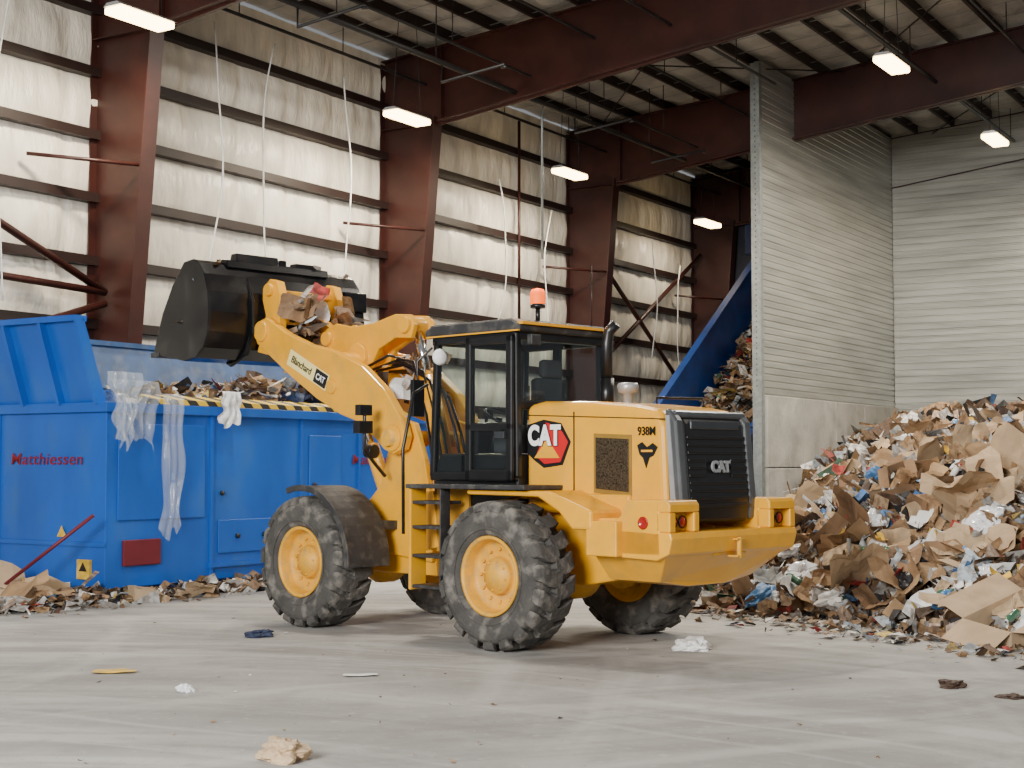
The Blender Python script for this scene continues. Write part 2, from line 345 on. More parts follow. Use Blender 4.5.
def cord(u,z0,z1,sw,sd,v=WV-.8):
    mb=MB(); pts=[]; n=18
    for i in range(n+1):
        t=i/n; pts.append((u+sw*math.sin(t*math.pi*1.0)+.05*math.sin(t*9+sd),v,z0+(z1-z0)*t))
    mb.tube(pts,.017,6); fin(mb,'dangling_rope',CORD,'B',label='thin white rope dangling loosely from the wall framing',cat='rope',group='dangling ropes')
for a in ((16.1,10,4.5,-.25,1),(20.9,10.4,5.6,.3,2),(22.7,10.4,5.2,-.35,3),(25.0,10.2,5.4,.2,4),(31.2,9,5.4,.4,7),(33.8,8.6,5.0,-.3,8),(39.8,8.6,5,.3,9),(41.8,8.0,4.4,-.3,10)): cord(*a)
mb=MB(); mb.tube([(29.5,17.6,6.6),(29.5,17.6,10.1),(29.5,17.55,10.22),(31.5,17.4,10.25)],.03); fin(mb,'roof_conduit',GALV,'B',label='pale vertical conduit dropping from pipe run',cat='conduit')
# divider
mb=MB(); pts=[(DV+.18,3.5),(DV+.18,11.75)]
zz=11.75
while zz>3.55:
    pts+= [(DV,zz),(DV,zz-.115),(DV+.018,zz-.13),(DV+.018,zz-.15)]; zz-=.165
pts.append((DV,3.5))
mb.prism(pts,'x',33.76,U1-.05)
fin(mb,'wall_divider',[PANEL],'B',kind='structure',org=(39,DV,3.5))
mb=MB(); uu=33.72
while uu<U1-.3:
    u2=min(uu+2.4,U1-.02); mb.box((uu+.01,DV-.12,0),(u2-.01,DV+.2,1.72)); mb.box((uu+.01,DV-.12,1.74),(u2-.01,DV+.2,3.5)); uu+=2.4
fin(mb,'wall_divider_base',CONCW,'B',kind='structure',bev=.02)
mb=MB(); mb.box((33.52,DV-.05,0),(33.7,DV+.18,11.65),0)
for i in range(60): mb.box((33.515,DV+.05,3.7+.13*i),(33.525,DV+.08,3.74+.13*i),1)
fin(mb,'divider_end_post',[GALV,HOLE],'B',label='galvanised perforated steel post closing the partition wall edge',cat='steel post')
mb=MB(); pts=[(U1-.3,3.4),(U1-.3,12.4)]
P=[]; z=12.4
while z>3.5: P+=[(U1-.55,z),(U1-.55,z-.14),(U1-.532,z-.155),(U1-.532,z-.185)]; z-=.2
mb.prism(pts+P,'y',-5,DV-.01); fin(mb,'wall_back',PANEL,'B',kind='structure')
mb=MB(); mb.box((U1-.7,-5,0),(U1-.3,DV-.13,3.42)); fin(mb,'wall_back_base',CONCW,'B',kind='structure')
# lamps
LAMPS=[(17.2,18.0,9.25,460),(25.1,18.3,9.2,460),(32.2,18.4,9.2,400),(41.2,18.7,9.2,130),(29.3,9.2,10.0,420),(37.6,9.2,10.0,460)]
LEN=emis('lamp_diffuser',(1,.70,.32),16)
for (u,v,z,pw) in LAMPS:
    e=empty('high_bay_lamp','B',(u,v,z),'rectangular high-bay lamp with glowing warm-white diffuser on cables','ceiling lamp','high-bay lamps')
    mb=MB(); mb.prism([(v-.2,z),(v+.2,z),(v+.12,z+.06),(v-.12,z+.06)],'x',u-.62,u+.62); fin(mb,'lamp_housing',GREYM,'B',par=e)
    mb=MB(); mb.box((u-.6,v-.2,z-.12),(u+.6,v+.2,z-.002)); fin(mb,'lamp_diffuser',LEN,'B',par=e,bev=.03)
    mb=MB()
    for d in (-.5,.5): mb.tube([(u+d,v,z+.06),(u+d*.6,v,roofz(v))],.008,6)
    fin(mb,'suspension_cable',PIPE,'B',par=e)
# ------------------------------------------------------------------ blue machine
e=empty('waste_shredder','B',(17.5,17,0),'large blue steel waste shredder with flared hopper beside insulated wall','waste shredder')
mb=MB()
mb.box((14.3,15.5,.12),(22.2,18.9,2.62)); mb.box((14.45,15.58,0),(22.1,18.8,.12),1)
mb.box((14.22,15.42,2.55),(22.3,18.95,2.69))
fin(mb,'shredder_body',[BLUE,BLUED],'B',par=e,bev=.012)
mb=MB()
for u in (16.35,18.4,19.9,21.4): mb.box((u-.03,15.47,.15),(u+.03,15.52,2.55))
for v in (17.7,): mb.box((14.27,v-.03,.15),(14.31,v+.03,2.55))
mb.box((14.26,15.48,.7),(14.29,18.8,.76)); mb.box((16.3,15.46,.3),(22.2,15.5,.36))
fin(mb,'body_rib',BLUE,'B',par=e)
for lo,hi in (((16.5,.5),(17.9,1.0)),((18.6,.5),(19.4,2.3)),((14.5,1.05),(16.2,2.4))):
    mb=MB(); mb.box((lo[0],15.475,lo[1]),(hi[0],15.5,hi[1])); fin(mb,'access_hatch',BLUE,'B',par=e,bev=.01)
for p in ((16.9,.75),(17.5,.75),(16.55,1.4),(18.7,1.5)):
    mb=MB(); mb.lathe([(0,0),(.04,0),(.035,.03),(0,.03)],(p[0],15.47,p[1]),(0,-1,0),12); fin(mb,'hatch_latch',BLK,'B',par=e)
mb=MB(); mb.box((14.6,15.45,.42),(15.3,15.5,.78),0); fin(mb,'vent_cover',DRED,'B',par=e,label='flat dark red cover plate',bev=.01)
mb=MB(); mb.prism([(14.4,2.66),(13.95,3.82),(13.9,3.82),(14.3,2.66)],'y',15.6,18.6)
fin(mb,'hopper_side_panel',BLUE,'B',par=e)
mb=MB()
for v in (15.62,16.35,17.1,17.85,18.55):
    mb.prism([(14.32,2.66),(13.92,3.8),(13.8,3.8),(13.86,3.6),(14.18,2.66)],'y',v-.025,v+.025)
mb.box((13.8,15.6,3.78),(14.0,18.6,3.86))
fin(mb,'hopper_rib',BLUE,'B',par=e)
mb=MB(); mb.prism([(18.3,2.66),(18.6,3.8),(18.66,3.8),(18.4,2.66)],'x',14.2,22.6); mb.box((14.0,18.55,3.78),(22.8,18.75,3.86)); fin(mb,'hopper_back_panel',BLUEG,'B',par=e)
mb=MB(); mb.prism([(22.0,2.66),(22.6,3.8),(22.66,3.8),(22.1,2.66)],'y',16.6,18.6); fin(mb,'hopper_side_panel',BLUE,'B',par=e)
mb=MB(); mb.prism([(15.42,2.69),(15.42,2.76),(15.6,2.83),(15.64,2.7)],'x',15.0,22.1); fin(mb,'hazard_edge',HAZ,'B',par=e,label='yellow and black striped hopper edge')
MRED=M('maker_red',(.22,.006,.015),.5)
text('Matthiessen','maker_lettering',MRED,.235,(14.285,16.70,1.9),(0,-1,0),(0,0,1),par=e,off=.0008,shear=.12,sx=1.25,ext=.003,sp=1.06)
text('Matthiessen','maker_lettering',MRED,.235,(20.45,15.48,1.9),(1,0,0),(0,0,1),par=e,off=.0008,shear=.12,sx=1.25,ext=.003,sp=1.06)
mb=MB(); mb.box((14.25,15.75,.25),(14.295,16.0,.52)); fin(mb,'warning_sign',PAPY,'B',par=e,label='small yellow warning plate')
mb=MB(); mb.prism([(15.8,.36),(15.95,.36),(15.875,.48)],'x',14.24,14.255); fin(mb,'warning_symbol',BLK,'B',par=e)
mb=MB(); mb.add([(14.28,16.45,.82),(14.28,16.25,.82),(14.28,16.35,.98)],[(0,1,2)]); fin(mb,'warning_symbol',PAPY,'B',par=e)
mb=MB(); mb.tube([(13.4,16.6,.12),(13.9,15.3,1.15)],.025); mb.box((13.3,16.5,0),(13.5,16.7,.1)); fin(mb,'leaning_bar',DRED,'B',label='dark red steel bar leaning against blue machine',cat='steel bar')
def sheet(name,w,h,pos,fr,mat,label,cat,amp=.06,sd=0,taper=.2,fold=.25,group=None):
    nx,nz=26,50; vs=[];fs=[]; 
    for j in range(nz+1):
        t=j/nz
        ww=w*(1-taper*t+.5*noise.noise(Vector((sd,t*3,1))))
        for i in range(nx+1):
            s=i/nx-.5; x=s*ww+.2*w*noise.noise(Vector((sd+5,t*2.5,0)))
            y=-.03-abs(amp*math.sin(s*10+t*2+sd))-amp*.9*noise.noise(Vector((s*6,t*2.2,sd)))
            z=-t*h*(1+.3*noise.noise(Vector((s*3,sd,2)))+.06*noise.noise(Vector((s*8,sd,2))))
            if t<.12: y+=(.12-t)*3*fold; z=-.12*h*t
            vs.append((pos[0]+x,pos[1]+y,pos[2]+z))
    for j in range(nz):
        for i in range(nx): a=j*(nx+1)+i; fs.append((a,a+1,a+nx+2,a+nx+1))
    mb=MB(); mb.add(vs,fs,0,True); return fin(mb,name,mat,fr,label=label,cat=cat,group=group,recalc=False)
sheet('plastic_sheet',.42,2.0,(15.4,15.4,2.84),'B',FILM,'long translucent plastic film hanging down blue machine','plastic film',sd=3,amp=.05,taper=0)
sheet('plastic_sheet',.75,.85,(14.6,15.36,3.0),'B',FILM,'crumpled clear plastic film draped on machine corner','plastic film',amp=.1,sd=8,taper=.1)
sheet('plastic_sheet',.5,.95,(14.35,15.3,3.1),'B',FILM,'torn clear plastic film draped on machine corner','plastic film',amp=.11,sd=18,taper=.5)
sheet('plastic_sheet',.36,.5,(16.5,15.36,2.92),'B',FILMW,'white plastic bag snagged on striped hopper edge','plastic bag',amp=.09,sd=12,taper=-.3)
# ------------------------------------------------------------------ conveyor
e=empty('inclined_conveyor','B',(36,15.5,0),'blue inclined conveyor carrying mixed waste behind the partition wall','conveyor')
def incl(u): return 3.0+(u-33.9)*.69
mb=MB()
for v,h0,h in ((16.6,-1.3,.6),(14.5,-1.35,-.75)):
    mb.prism([(30.2,incl(30.2)+h0),(42,incl(42)+h0),(42,incl(42)+h),(30.2,incl(30.2)+h)],'y',v-.06,v+.06)
    for uu in (33.0,37.0,41.0): mb.box((uu,v-.1,0),(uu+.25,v+.1,incl(uu)+h0+.1))
    mb.prism([(30.2,incl(30.2)+h-.02),(42,incl(42)+h-.02),(42,incl(42)+h+.07),(30.2,incl(30.2)+h+.07)],'y',v-.1,v+.1)
fin(mb,'conveyor_frame',M('conveyor_blue',(.007,.042,.20),.42,ns=2,amt=.25),'B',par=e)
mb=MB(); mb.prism([(30.2,incl(30.2)-1.2),(42,incl(42)-1.2),(42,incl(42)-1.15),(30.2,incl(30.2)-1.15)],'y',14.56,16.54); fin(mb,'conveyor_belt',BLK,'B',par=e)
mb=MB(); mb.box((40.5,14.6,8.0),(42.5,17.2,8.9)); fin(mb,'discharge_chute',M('chute_blue',(.005,.015,.06),.5),'B',par=e,bev=.03)
# ------------------------------------------------------------------ waste
PAL=[((.36,.225,.115),23),((.21,.125,.065),18),((.48,.345,.21),14),((.78,.78,.76),15),((.55,.54,.52),8),((.34,.33,.31),7),((.09,.055,.035),12),((.07,.17,.36),1.8),((.36,.045,.035),2.2),((.55,.4,.1),1.5),((.06,.14,.08),.7),((.025,.025,.028),6),((.45,.51,.56),4),((.55,.43,.34),4)]
PW=[w for c,w in PAL]; PC=[c for c,w in PAL]
def rcol():
    c=random.choices(PC,PW)[0]; k=random.uniform(.65,1.12); return tuple(min(.9,x*k) for x in c)
def piece(mb,p,s,tilt=1.1,N=None):
    R=(Matrix.Rotation(random.uniform(0,6.28),3,'Z')@Matrix.Rotation(random.gauss(0,tilt*.5),3,'X')@Matrix.Rotation(random.gauss(0,tilt*.5),3,'Y'))
    if N is not None: R=Vector((0,0,1)).rotation_difference(N).to_matrix()@R
    a=s*random.uniform(.4,1); b=s*random.uniform(.25,.8); h=random.uniform(-.5,.5)*s
    if random.random()<.22: a*=1.7; b*=.22
    vs=[(-a,-b,0),(0,-b*random.uniform(.7,1.1),h),(a*random.uniform(.6,1),-b,random.uniform(-.2,.2)*s),(a,b,0),(0,b*random.uniform(.7,1.1),h*random.uniform(.4,1.2)),(-a,b*random.uniform(.5,1),random.uniform(-.3,.3)*s)]
    mb.add([R@Vector(v)+Vector(p) for v in vs],[(0,1,4,5),(1,2,3,4)],0,False,rcol())
P1=(17.7,8.3);P0=(15.1,3.3)
def seg_d(u,v):
    d1=.33*(u-P1[0])-.944*(v-P1[1]); d2=.885*(u-P1[0])-.466*(v-P1[1])
    return min(d1,d2)
def pile(u,v):
    w=B2W(u,v); Y=w.y
    d=seg_d(u,v)+.7*noise.noise(Vector((u*.35,v*.35,3)))
    if d<=0: return 0
    t=max(0,min(1,(u-20)/14)); sl=.47+.95*t
    pl=1.60+.037*Y+ (.22 if u>36 else 0)
    h=pl*math.tanh(sl*d/pl)
    am=min(1,d)*(1 if d<3.5 else .45)
    return max(.01,h+am*(.26*noise.noise(Vector((u*.8,v*.8,1)))+.22*noise.noise(Vector((u*2.3,v*2.3,5)))))
def pnorm(u,v):
    e_=.25; return Vector((-(pile(u+e_,v)-pile(u-e_,v))/(2*e_),-(pile(u,v+e_)-pile(u,v-e_))/(2*e_),1)).normalized()
mb=MB(); vs=[];fs=[]; du=.28; NU=int((U1-.75-14.5)/du); NV=int((13.7+3)/du)
for i in range(NU+1):
    for j in range(NV+1):
        u=14.5+i*du; v=-3+j*du; h=pile(u,v); vs.append((u,v,h-.2 if h>0 else -.06))
for i in range(NU):
    for j in range(NV):
        a=i*(NV+1)+j
        if max(vs[a][2],vs[a+1][2],vs[a+NV+2][2],vs[a+NV+1][2])>0: fs.append((a,a+NV+1,a+NV+2,a+1))
mb.add(vs,fs,0,False,(.3,.2,.13))
random.seed(11); cnt=0
while cnt<21000:
    Y=15/random.uniform(.34,1.05) ; tx=random.uniform(.08,.42); X=tx*Y
    u,v=W2B(X,Y)
    if v>13.45 or u>U1-.9 or u<14: continue
    h=pile(u,v)
    if h<=0: continue
    cl=noise.noise(Vector((u*1.3,v*1.3,9)))
    r=random.random()-cl*.5
    s=random.uniform(.02,.09) if r<.6 else (random.uniform(.09,.19) if r<.88 else random.uniform(.19,.33))
    piece(mb,(u,v,h+random.uniform(-.2,.07)),s*(1+.02*(Y-15)),1.7,pnorm(u,v)); cnt+=1
o=fin(mb,'waste_pile',[WATTR],'B',label='large heap of mixed cardboard, paper and plastic waste against partition wall',cat='waste pile',kind='stuff',recalc=False)
o.data.materials.append(WBASE)
for p in o.data.polygons:
    if p.index<len(fs): p.material_index=1
def scatter(name,n,fn,label,cat,smin=.04,smax=.15,tilt=.9):
    mb=MB()
    for i in range(n): p=fn(); piece(mb,p,random.uniform(smin,smax) if random.random()<.8 else smax*random.uniform(1,1.6),tilt)
    return fin(mb,name,WATTR,'B',label=label,cat=cat,kind='stuff',recalc=False)
def f1():
    u=random.uniform(12.0,21.5); v=15.35-abs(random.gauss(0,.45)); return (u,v,random.uniform(.03,.16)*max(.1,1-(15.4-v)))
scatter('loose_waste',1000,f1,'loose paper and plastic scraps strewn along base of blue machine','waste scraps')
def f1b():
    v=random.uniform(15.3,18.8); u=14.15-abs(random.gauss(0,.4)); return (u,v,random.uniform(.01,.18))
scatter('loose_waste',300,f1b,'loose paper and cardboard scraps beside blue machine corner','waste scraps')
def f2():
    t=random.random(); u=14.9+(17.7-14.9)*t+random.gauss(0,.3)-.3; v=3+(8.3-3)*t+random.gauss(0,.5)+.15; return (u,v,.015+random.random()*.03)
scatter('loose_waste',450,f2,'loose paper and plastic scraps on floor edging waste pile','waste scraps',.02,.1,.4)
def f2b():
    t=random.random(); u=17.7+(32-17.7)*t; v=8.3+(13.4-8.3)*t+abs(random.gauss(0,.6)); return (u,v,.015+random.random()*.06)
scatter('loose_waste',800,f2b,'loose scraps scattered on floor along the waste pile flank','waste scraps',.03,.14,.5)
def f3():
    u=random.uniform(14.6,21.8); v=random.uniform(15.75,18.2); z=2.65+.35*math.exp(-((u-18.8)/2.4)**2)+.2*noise.noise(Vector((u*1.5,v,0))); return (u,v,z+random.uniform(0,.12))
scatter('hopper_waste',1300,f3,'mixed paper and cardboard waste filling the shredder hopper','waste',.07,.22)
def f4():
    u=random.uniform(30.4,41.5); v=random.uniform(14.7,16.4); return (u,v,incl(u)-.85+random.uniform(-.15,.3)*(1-abs(v-15.5)*.5))
scatter('conveyor_waste',2000,f4,'mixed waste riding up the inclined conveyor','waste',.08,.22)
def sheetmesh(name,mat,w,h,th,bend,sd,flap=True,wr=.16):
    random.seed(sd); n=8; bm_v=[];f=[]
    for i in range(n+1):
        for j in range(n+1):
            x=(i/n-.5)*w; y=(j/n-.5)*h
            z=bend*abs(x)*.8+ wr*w*noise.noise(Vector((x*4,y*4,sd)))
            if flap and y>h*.25: z+=(y-h*.25)*1.1
            if i in(0,n): y*=1-.25*random.random()
            if j in(0,n): x*=1-.15*random.random()
            bm_v.append((x,y,z))
    for i in range(n):
        for j in range(n): 
            if sd%3==0 and i>=n-2 and j>=n-3: continue
            if sd%3==1 and i<2 and j<2: continue
            a=i*(n+1)+j; f.append((a,a+n+1,a+n+2,a+1))
    me=bpy.data.meshes.new(name); me.from_pydata(bm_v,[],f); me.materials.append(mat)
    return me
def boxmesh(name,mat,a,b,c,sd):
    random.seed(sd); m=MB()
    sk=random.uniform(-.5,.5)*c
    A=[(-a,-b,0),(a,-b,0),(a,b,0),(-a,b,0)]; T=[(x+sk,y+random.uniform(-.03,.03),c+random.uniform(-.04,.04)) for x,y,z in A]
    m.add(A,[(0,1,2,3)])
    for i in range(4):
        j=(i+1)%4; m.add([A[i],A[j],T[j],T[i]],[(0,1,2,3)])
        mx=(T[i][0]+T[j][0])/2-sk; my=(T[i][1]+T[j][1])/2
        L_=math.hypot(mx,my); ox,oy=mx/L_*min(a,b),my/L_*min(a,b); dz=random.uniform(-.5,.3)*c
        if random.random()<.3: ox,oy=-ox*.8,-oy*.8; dz=.1*c
        m.add([T[i],T[j],(T[j][0]+ox,T[j][1]+oy,c+dz),(T[i][0]+ox,T[i][1]+oy,c+dz)],[(0,1,2,3)])
    me=bpy.data.meshes.new(name); me.from_pydata(m.v,[],m.f); me.materials.append(mat); return me
def crumple(name,mat,r,sd,flat=.5):
    bm=bmesh.new(); bmesh.ops.create_icosphere(bm,subdivisions=4,radius=r)
    for v in bm.verts:
        k=1+.6*noise.noise(v.co*(1.1/r)+Vector((sd,0,0)))+.35*noise.noise(v.co*(3/r)+Vector((0,sd,0)))+.12*noise.noise(v.co*(7/r)); v.co*=k; v.co.z*=flat; v.co.z+=r*flat*.6
    me=bpy.data.meshes.new(name); bm.to_mesh(me); bm.free(); me.materials.append(mat); return me
def bottlemesh(name,mat,mat2):
    m=MB(); m.lathe([(0,0),(.035,0),(.038,.02),(.036,.08),(.038,.14),(.03,.18),(.013,.21),(.013,.235),(0,.235)],(0,0,0.04),(1,0,0),14,0); m.lathe([(0,.235),(.016,.235),(.016,.215)],(0,0,.04),(1,0,0),14,1)
    me=bpy.data.meshes.new(name); me.from_pydata(m.v,[],m.f)
    for p,mi in zip(me.polygons,m.m): p.material_index=mi; p.use_smooth=True
    me.materials.append(mat); me.materials.append(mat2); return me
SH=[sheetmesh('cardboard_sheet_%d'%i,[CARD,CARD2,CARD3][i%3],.5+.12*(i%4),.26+.1*(i%4),.01,[.1,.6,-.5,.8][i%4],i+1,i%2==0,.16) for i in range(12)]
BX=[boxmesh('cardboard_box_%d'%i,[CARD,CARD3,CARD2][i%3],.18+.03*i,.13+.02*i,.16+.02*i,i+20) for i in range(5)]
PPm=[sheetmesh('paper_%d'%i,m,.34,.26,.01,[.5,-.3,.8][i%3],i+40) for i,m in enumerate([PAP,PAP,PAPG,PAPR,PAP,PAPY,PAPG,PAP,PAPB,PAP])]
BG=[crumple('bag_%d'%i,m,.17,i*3.1,.55) for i,m in enumerate([FILMW,PAP,FILMW,M('blue_bag',(.07,.2,.42),.4),M('grey_bag',(.3,.31,.34),.4),FILMW,M('dark_bag',(.02,.02,.022),.35),FILMW])]
BT=[bottlemesh('bottle_%d'%i,m,c) for i,(m,c) in enumerate([(M('clear_bottle',(.5,.58,.62),.15),PAPB),(M('green_bottle',(.05,.14,.08),.2),WHT),(WHT,RED)])]
def put(me,name,loc,rot,sc,label,cat,group=None,N=None):
    o=bpy.data.objects.new(name,me); C.objects.link(o); o.location=loc; o.scale=(sc,)*3; tag(o,label,cat,group)
    if N is not None:
        Nw=Matrix.Rotation(math.radians(58),3,'Z')@N
        Rm=Vector((0,0,1)).rotation_difference(Nw).to_matrix()@Matrix.Rotation(rot[2],3,'Z')@Euler((rot[0],rot[1],0)).to_matrix()
        o.rotation_euler=Rm.to_euler()
    else: o.rotation_euler=rot
    return o
LB={CARD.name:'tan',CARD2.name:'dark brown',CARD3.name:'pale brown',PAP.name:'white',PAPB.name:'blue printed',PAPR.name:'red printed',PAPY.name:'yellow printed',PAPG.name:'grey printed',FILMW.name:'white plastic','blue_bag':'blue plastic','grey_bag':'grey plastic','dark_bag':'black plastic'}
random.seed(23)
def onpile(ymin,ymax):
    while True:
        Y=15/random.uniform(15/ymax,15/ymin); X=random.uniform(.13,.345)*Y; u,v=W2B(X,Y)
        h=pile(u,v)
        if v<13.2 and u<U1-1.2 and h>.12:
            ok=True; el=(h+.1-1.85)/Y
            for k in range(1,8):
                f=1-.06*k; uu,vv=W2B(X*f,Y*f)
                if (pile(uu,vv)-1.85)/(Y*f)>el+.004: ok=False;break
            if ok: return X,Y,h,pnorm(u,v)
for i in range(230):
    X,Y,h,N=onpile(15,30); me=random.choice(SH); s=random.uniform(.3,.8) if random.random()<.68 else random.uniform(.8,1.35)
    put(me,'cardboard_sheet',(X,Y,h+.06),(random.gauss(0,.5),random.gauss(0,.5),random.uniform(0,6.3)),s*(1+.012*(Y-15)),'torn %s cardboard sheet lying on waste pile'%LB[me.materials[0].name],'cardboard','cardboard sheets on the waste pile',N)
for i in range(45):
    X,Y,h,N=onpile(15,30); me=random.choice(BX)
    put(me,'cardboard_box',(X,Y,h-.04),(random.gauss(0,.5),random.gauss(0,.5),random.uniform(0,6.3)),random.uniform(.45,1.0),'crushed open %s cardboard box on waste pile'%LB[me.materials[0].name],'cardboard box','cardboard boxes on the waste pile',N)
for i in range(190):
    X,Y,h,N=onpile(15,28); me=random.choice(PPm)
    put(me,'paper_scrap',(X,Y,h+.1),(random.gauss(0,.45),random.gauss(0,.45),random.uniform(0,6.3)),random.uniform(.3,1.1),'%s paper scrap on waste pile'%LB[me.materials[0].name],'paper','paper scraps on the waste pile',N)
for i in range(80):
    X,Y,h,N=onpile(15,28); me=random.choice(BG)
    put(me,'plastic_bag',(X,Y,h+.02),(random.gauss(0,.4),random.gauss(0,.4),random.uniform(0,6.3)),random.uniform(.4,1.3),'crumpled %s bag on waste pile'%LB[me.materials[0].name],'plastic bag','plastic bags on the waste pile',N)
for i in range(40):
    X,Y,h,N=onpile(15,22); me=random.choice(BT)
    put(me,'plastic_bottle',(X,Y,h+.06),(random.gauss(0,.4),random.gauss(0,.3),random.uniform(0,6.3)),random.uniform(.9,1.3),'empty plastic bottle lying on waste pile','bottle','bottles on the waste pile',N)
put(BX[4],'cardboard_box',(5.15,15.2,.03),(.15,-.3,.5),1.5,'large tan cardboard box at the toe of waste pile','cardboard box')
put(SH[2],'cardboard_sheet',(-6.9,20.0,.1),(.5,0,.3),1.9,'large pale cardboard sheet propped beside blue machine','cardboard')
put(SH[8],'cardboard_sheet',(-6.1,19.75,.12),(.45,.1,.1),1.6,'pale flattened cardboard sheet leaning beside blue machine','cardboard')
put(SH[0],'cardboard_sheet',(-5.9,19.3,.06),(.15,0,.9),1.5,'tan cardboard sheet lying beside blue machine','cardboard')
put(SH[3],'cardboard_sheet',(-6.6,19.2,.05),(.1,.05,.4),1.3,'tan flattened cardboard lying on floor by machine','cardboard')
put(BX[1],'cardboard_box',(-4.9,19.9,.0),(.1,.2,.6),.9,'small open cardboard box beside blue machine','cardboard box')
put(SH[5],'cardboard_sheet',(-4.3,20.5,.05),(.1,.1,1.6),1.0,'pale cardboard sheet at base of blue machine','cardboard')
put(sheetmesh('flat_card',PAPY,.38,.2,.01,.02,3,False,.03),'paper_scrap',(-3.51,13.2,.015),(0,0,.1),1.0,'yellow printed card lying flat on concrete floor','paper')
put(BG[0],'plastic_bag',(-2.64,12.1,0),(0,0,.1),.4,'small white paper crumple on concrete floor','paper')
put(crumple('b1',CARD3,.17,2.2,.6),'crumpled_paper',(-1.44,9.35,0),(0,0,.3),.85,'crumpled brown paper on concrete floor','paper')
put(crumple('b2',PAP,.17,5.2,.35),'crumpled_paper',(1.78,14.85,0),(0,0,.3),1.1,'crumpled white paper on concrete floor','paper')
put(crumple('b3',DKB,.12,9.2,.4),'waste_clump',(3.63,12.35,0),(0,0,.3),.8,'dark brown clump on concrete floor','waste')
put(crumple('b4',DKB,.12,7.2,.2),'waste_clump',(3.95,11.8,0),(0,0,.3),.8,'dark brown smear of waste on concrete floor','waste')
put(sheetmesh('flat_paper',PAP,.3,.12,.01,.02,5,False,.03),'paper_scrap',(-1.32,12.98,.012),(0,0,.2),1.0,'small white paper scrap on concrete floor','paper')
put(crumple('b5',M('navy_cloth',(.02,.03,.07),.8),.15,1.2,.35),'cloth_scrap',(-2.7,15.9,0),(0,0,.3),.9,'dark blue crumpled film beside front tyre','plastic film')
mb=MB(); random.seed(5)
for i in range(260):
    Y=random.uniform(8.5,21); X=random.uniform(-.36,.3)*Y; s=random.uniform(.005,.016) if random.random()<.8 else random.uniform(.02,.04)
    piece(mb,(X,Y,.008),s,.3)
fin(mb,'floor_litter',WATTR,'W',label='tiny paper and dirt flecks scattered on concrete floor',cat='litter',kind='stuff',recalc=False)
# ------------------------------------------------------------------ WHEEL LOADER
L=empty('wheel_loader','L',(0,0,0),'yellow articulated wheel loader raising black bucket over blue machine','wheel loader')
def lp(mb,name,mats,bev=0,par=None,org=None,label=None,**k): return fin(mb,name,mats,par=par or L,bev=bev,org=org,label=label,**k)
R=.745; ZC=.735
def tire():
    m=MB(); w=.255
    prof=[(.39,-w*.78),(.42,-w*.95),(.5,-w*1.06),(.6,-w*1.07),(R-.10,-w*1.0),(R-.075,-w*.85),(R-.075,0),(R-.075,w*.85),(R-.10,w*1.0),(.6,w*1.07),(.5,w*1.06),(.42,w*.95),(.39,w*.78)]
    m.lathe(prof,(0,0,0),(0,1,0),56)
    N=19
    for side in(-1,1):
        for k in range(N):
            a0=2*math.pi*(k+(.5 if side>0 else 0))/N
            path=[(-.04,R,.06,.085),(.05,R,-.01,.105),(.14,R,.02,.11),(.21,R-.006,.08,.115),(.255,R-.03,.10,.112),(.27,R-.10,.11,.09)]
            vs=[];fs=[]
            for (y,r,da,wd) in path:
                for (dr,sg) in ((0,-1),(0,1),(-.10,1),(-.10,-1)):
                    a=a0-da+sg*wd; yy=y*side
                    if y>.262 and dr<0: yy=(y-.05)*side; rr=r
                    else: rr=r+dr
                    vs.append((rr*math.cos(a),yy,rr*math.sin(a)))
            for i in range(len(path)-1):
                for q in range(4): fs.append((i*4+q,i*4+(q+1)%4,i*4+4+(q+1)%4,i*4+4+q))
            fs.append((0,1,2,3)); e_=len(path)*4-4; fs.append((e_+3,e_+2,e_+1,e_))
            m.add(vs,fs)
    for r in (.46,.57): m.lathe([(r,w*1.05),(r+.012,w*1.09),(r+.024,w*1.065)],(0,0,0),(0,1,0),56)
    return m
def rim():
    m=MB()
    m.lathe([(.395,.215),(.40,.24),(.375,.245),(.36,.22),(.345,.13),(.33,.09),(.30,.085),(.24,.06),(.19,.05),(.185,.1),(.175,.14),(.12,.155),(.11,.17),(0,.175)],(0,0,0),(0,1,0),48)
    m.lathe([(.395,-.2),(.3,-.1),(0,-.1)],(0,0,0),(0,1,0),32)
    for k in range(12):
        a=2*math.pi*k/12; x,z=.265*math.cos(a),.265*math.sin(a); m.cyl((x,.06,z),(x,.1,z),.018,6)
    for k in range(8):
        a=2*math.pi*k/8+.2; x,z=.145*math.cos(a),.145*math.sin(a); m.cyl((x,.13,z),(x,.165,z),.011,6)
    return m
for i,(x,s) in enumerate(((0,1),(0,-1),(3.05,1),(3.05,-1))):
    if i==0:
        tb=fin(tire(),'wheel',RUB,par=L,org=(0,0,0),label='dusty block-tread black tire',bev=.006,seg=1); rb_=fin(rim(),'wheel_rim',YEL2,par=tb,org=(0,0,0),label='yellow dished steel rim')
        w=tb
    else:
        w=tb.copy(); C.objects.link(w); w.parent=L; r_=rb_.copy(); C.objects.link(r_); r_.parent=w; r_.location=(0,0,0)
    w.location=(x,1.03*s,ZC); w.rotation_euler=(0,.17*i,0 if s>0 else math.pi)
for x in (0,3.05):
    mb=MB(); mb.cyl((x,-.85,ZC),(x,.85,ZC),.14); mb.lathe([(0,-.3),(.2,-.26),(.3,-.1),(.3,.1),(.2,.26),(0,.3)],(x,0,ZC),(0,1,0),20); mb.cyl((x,.72,ZC),(x,.9,ZC),.24); mb.cyl((x,-.9,ZC),(x,-.72,ZC),.24)
    lp(mb,'axle',YEL2)
mb=MB()
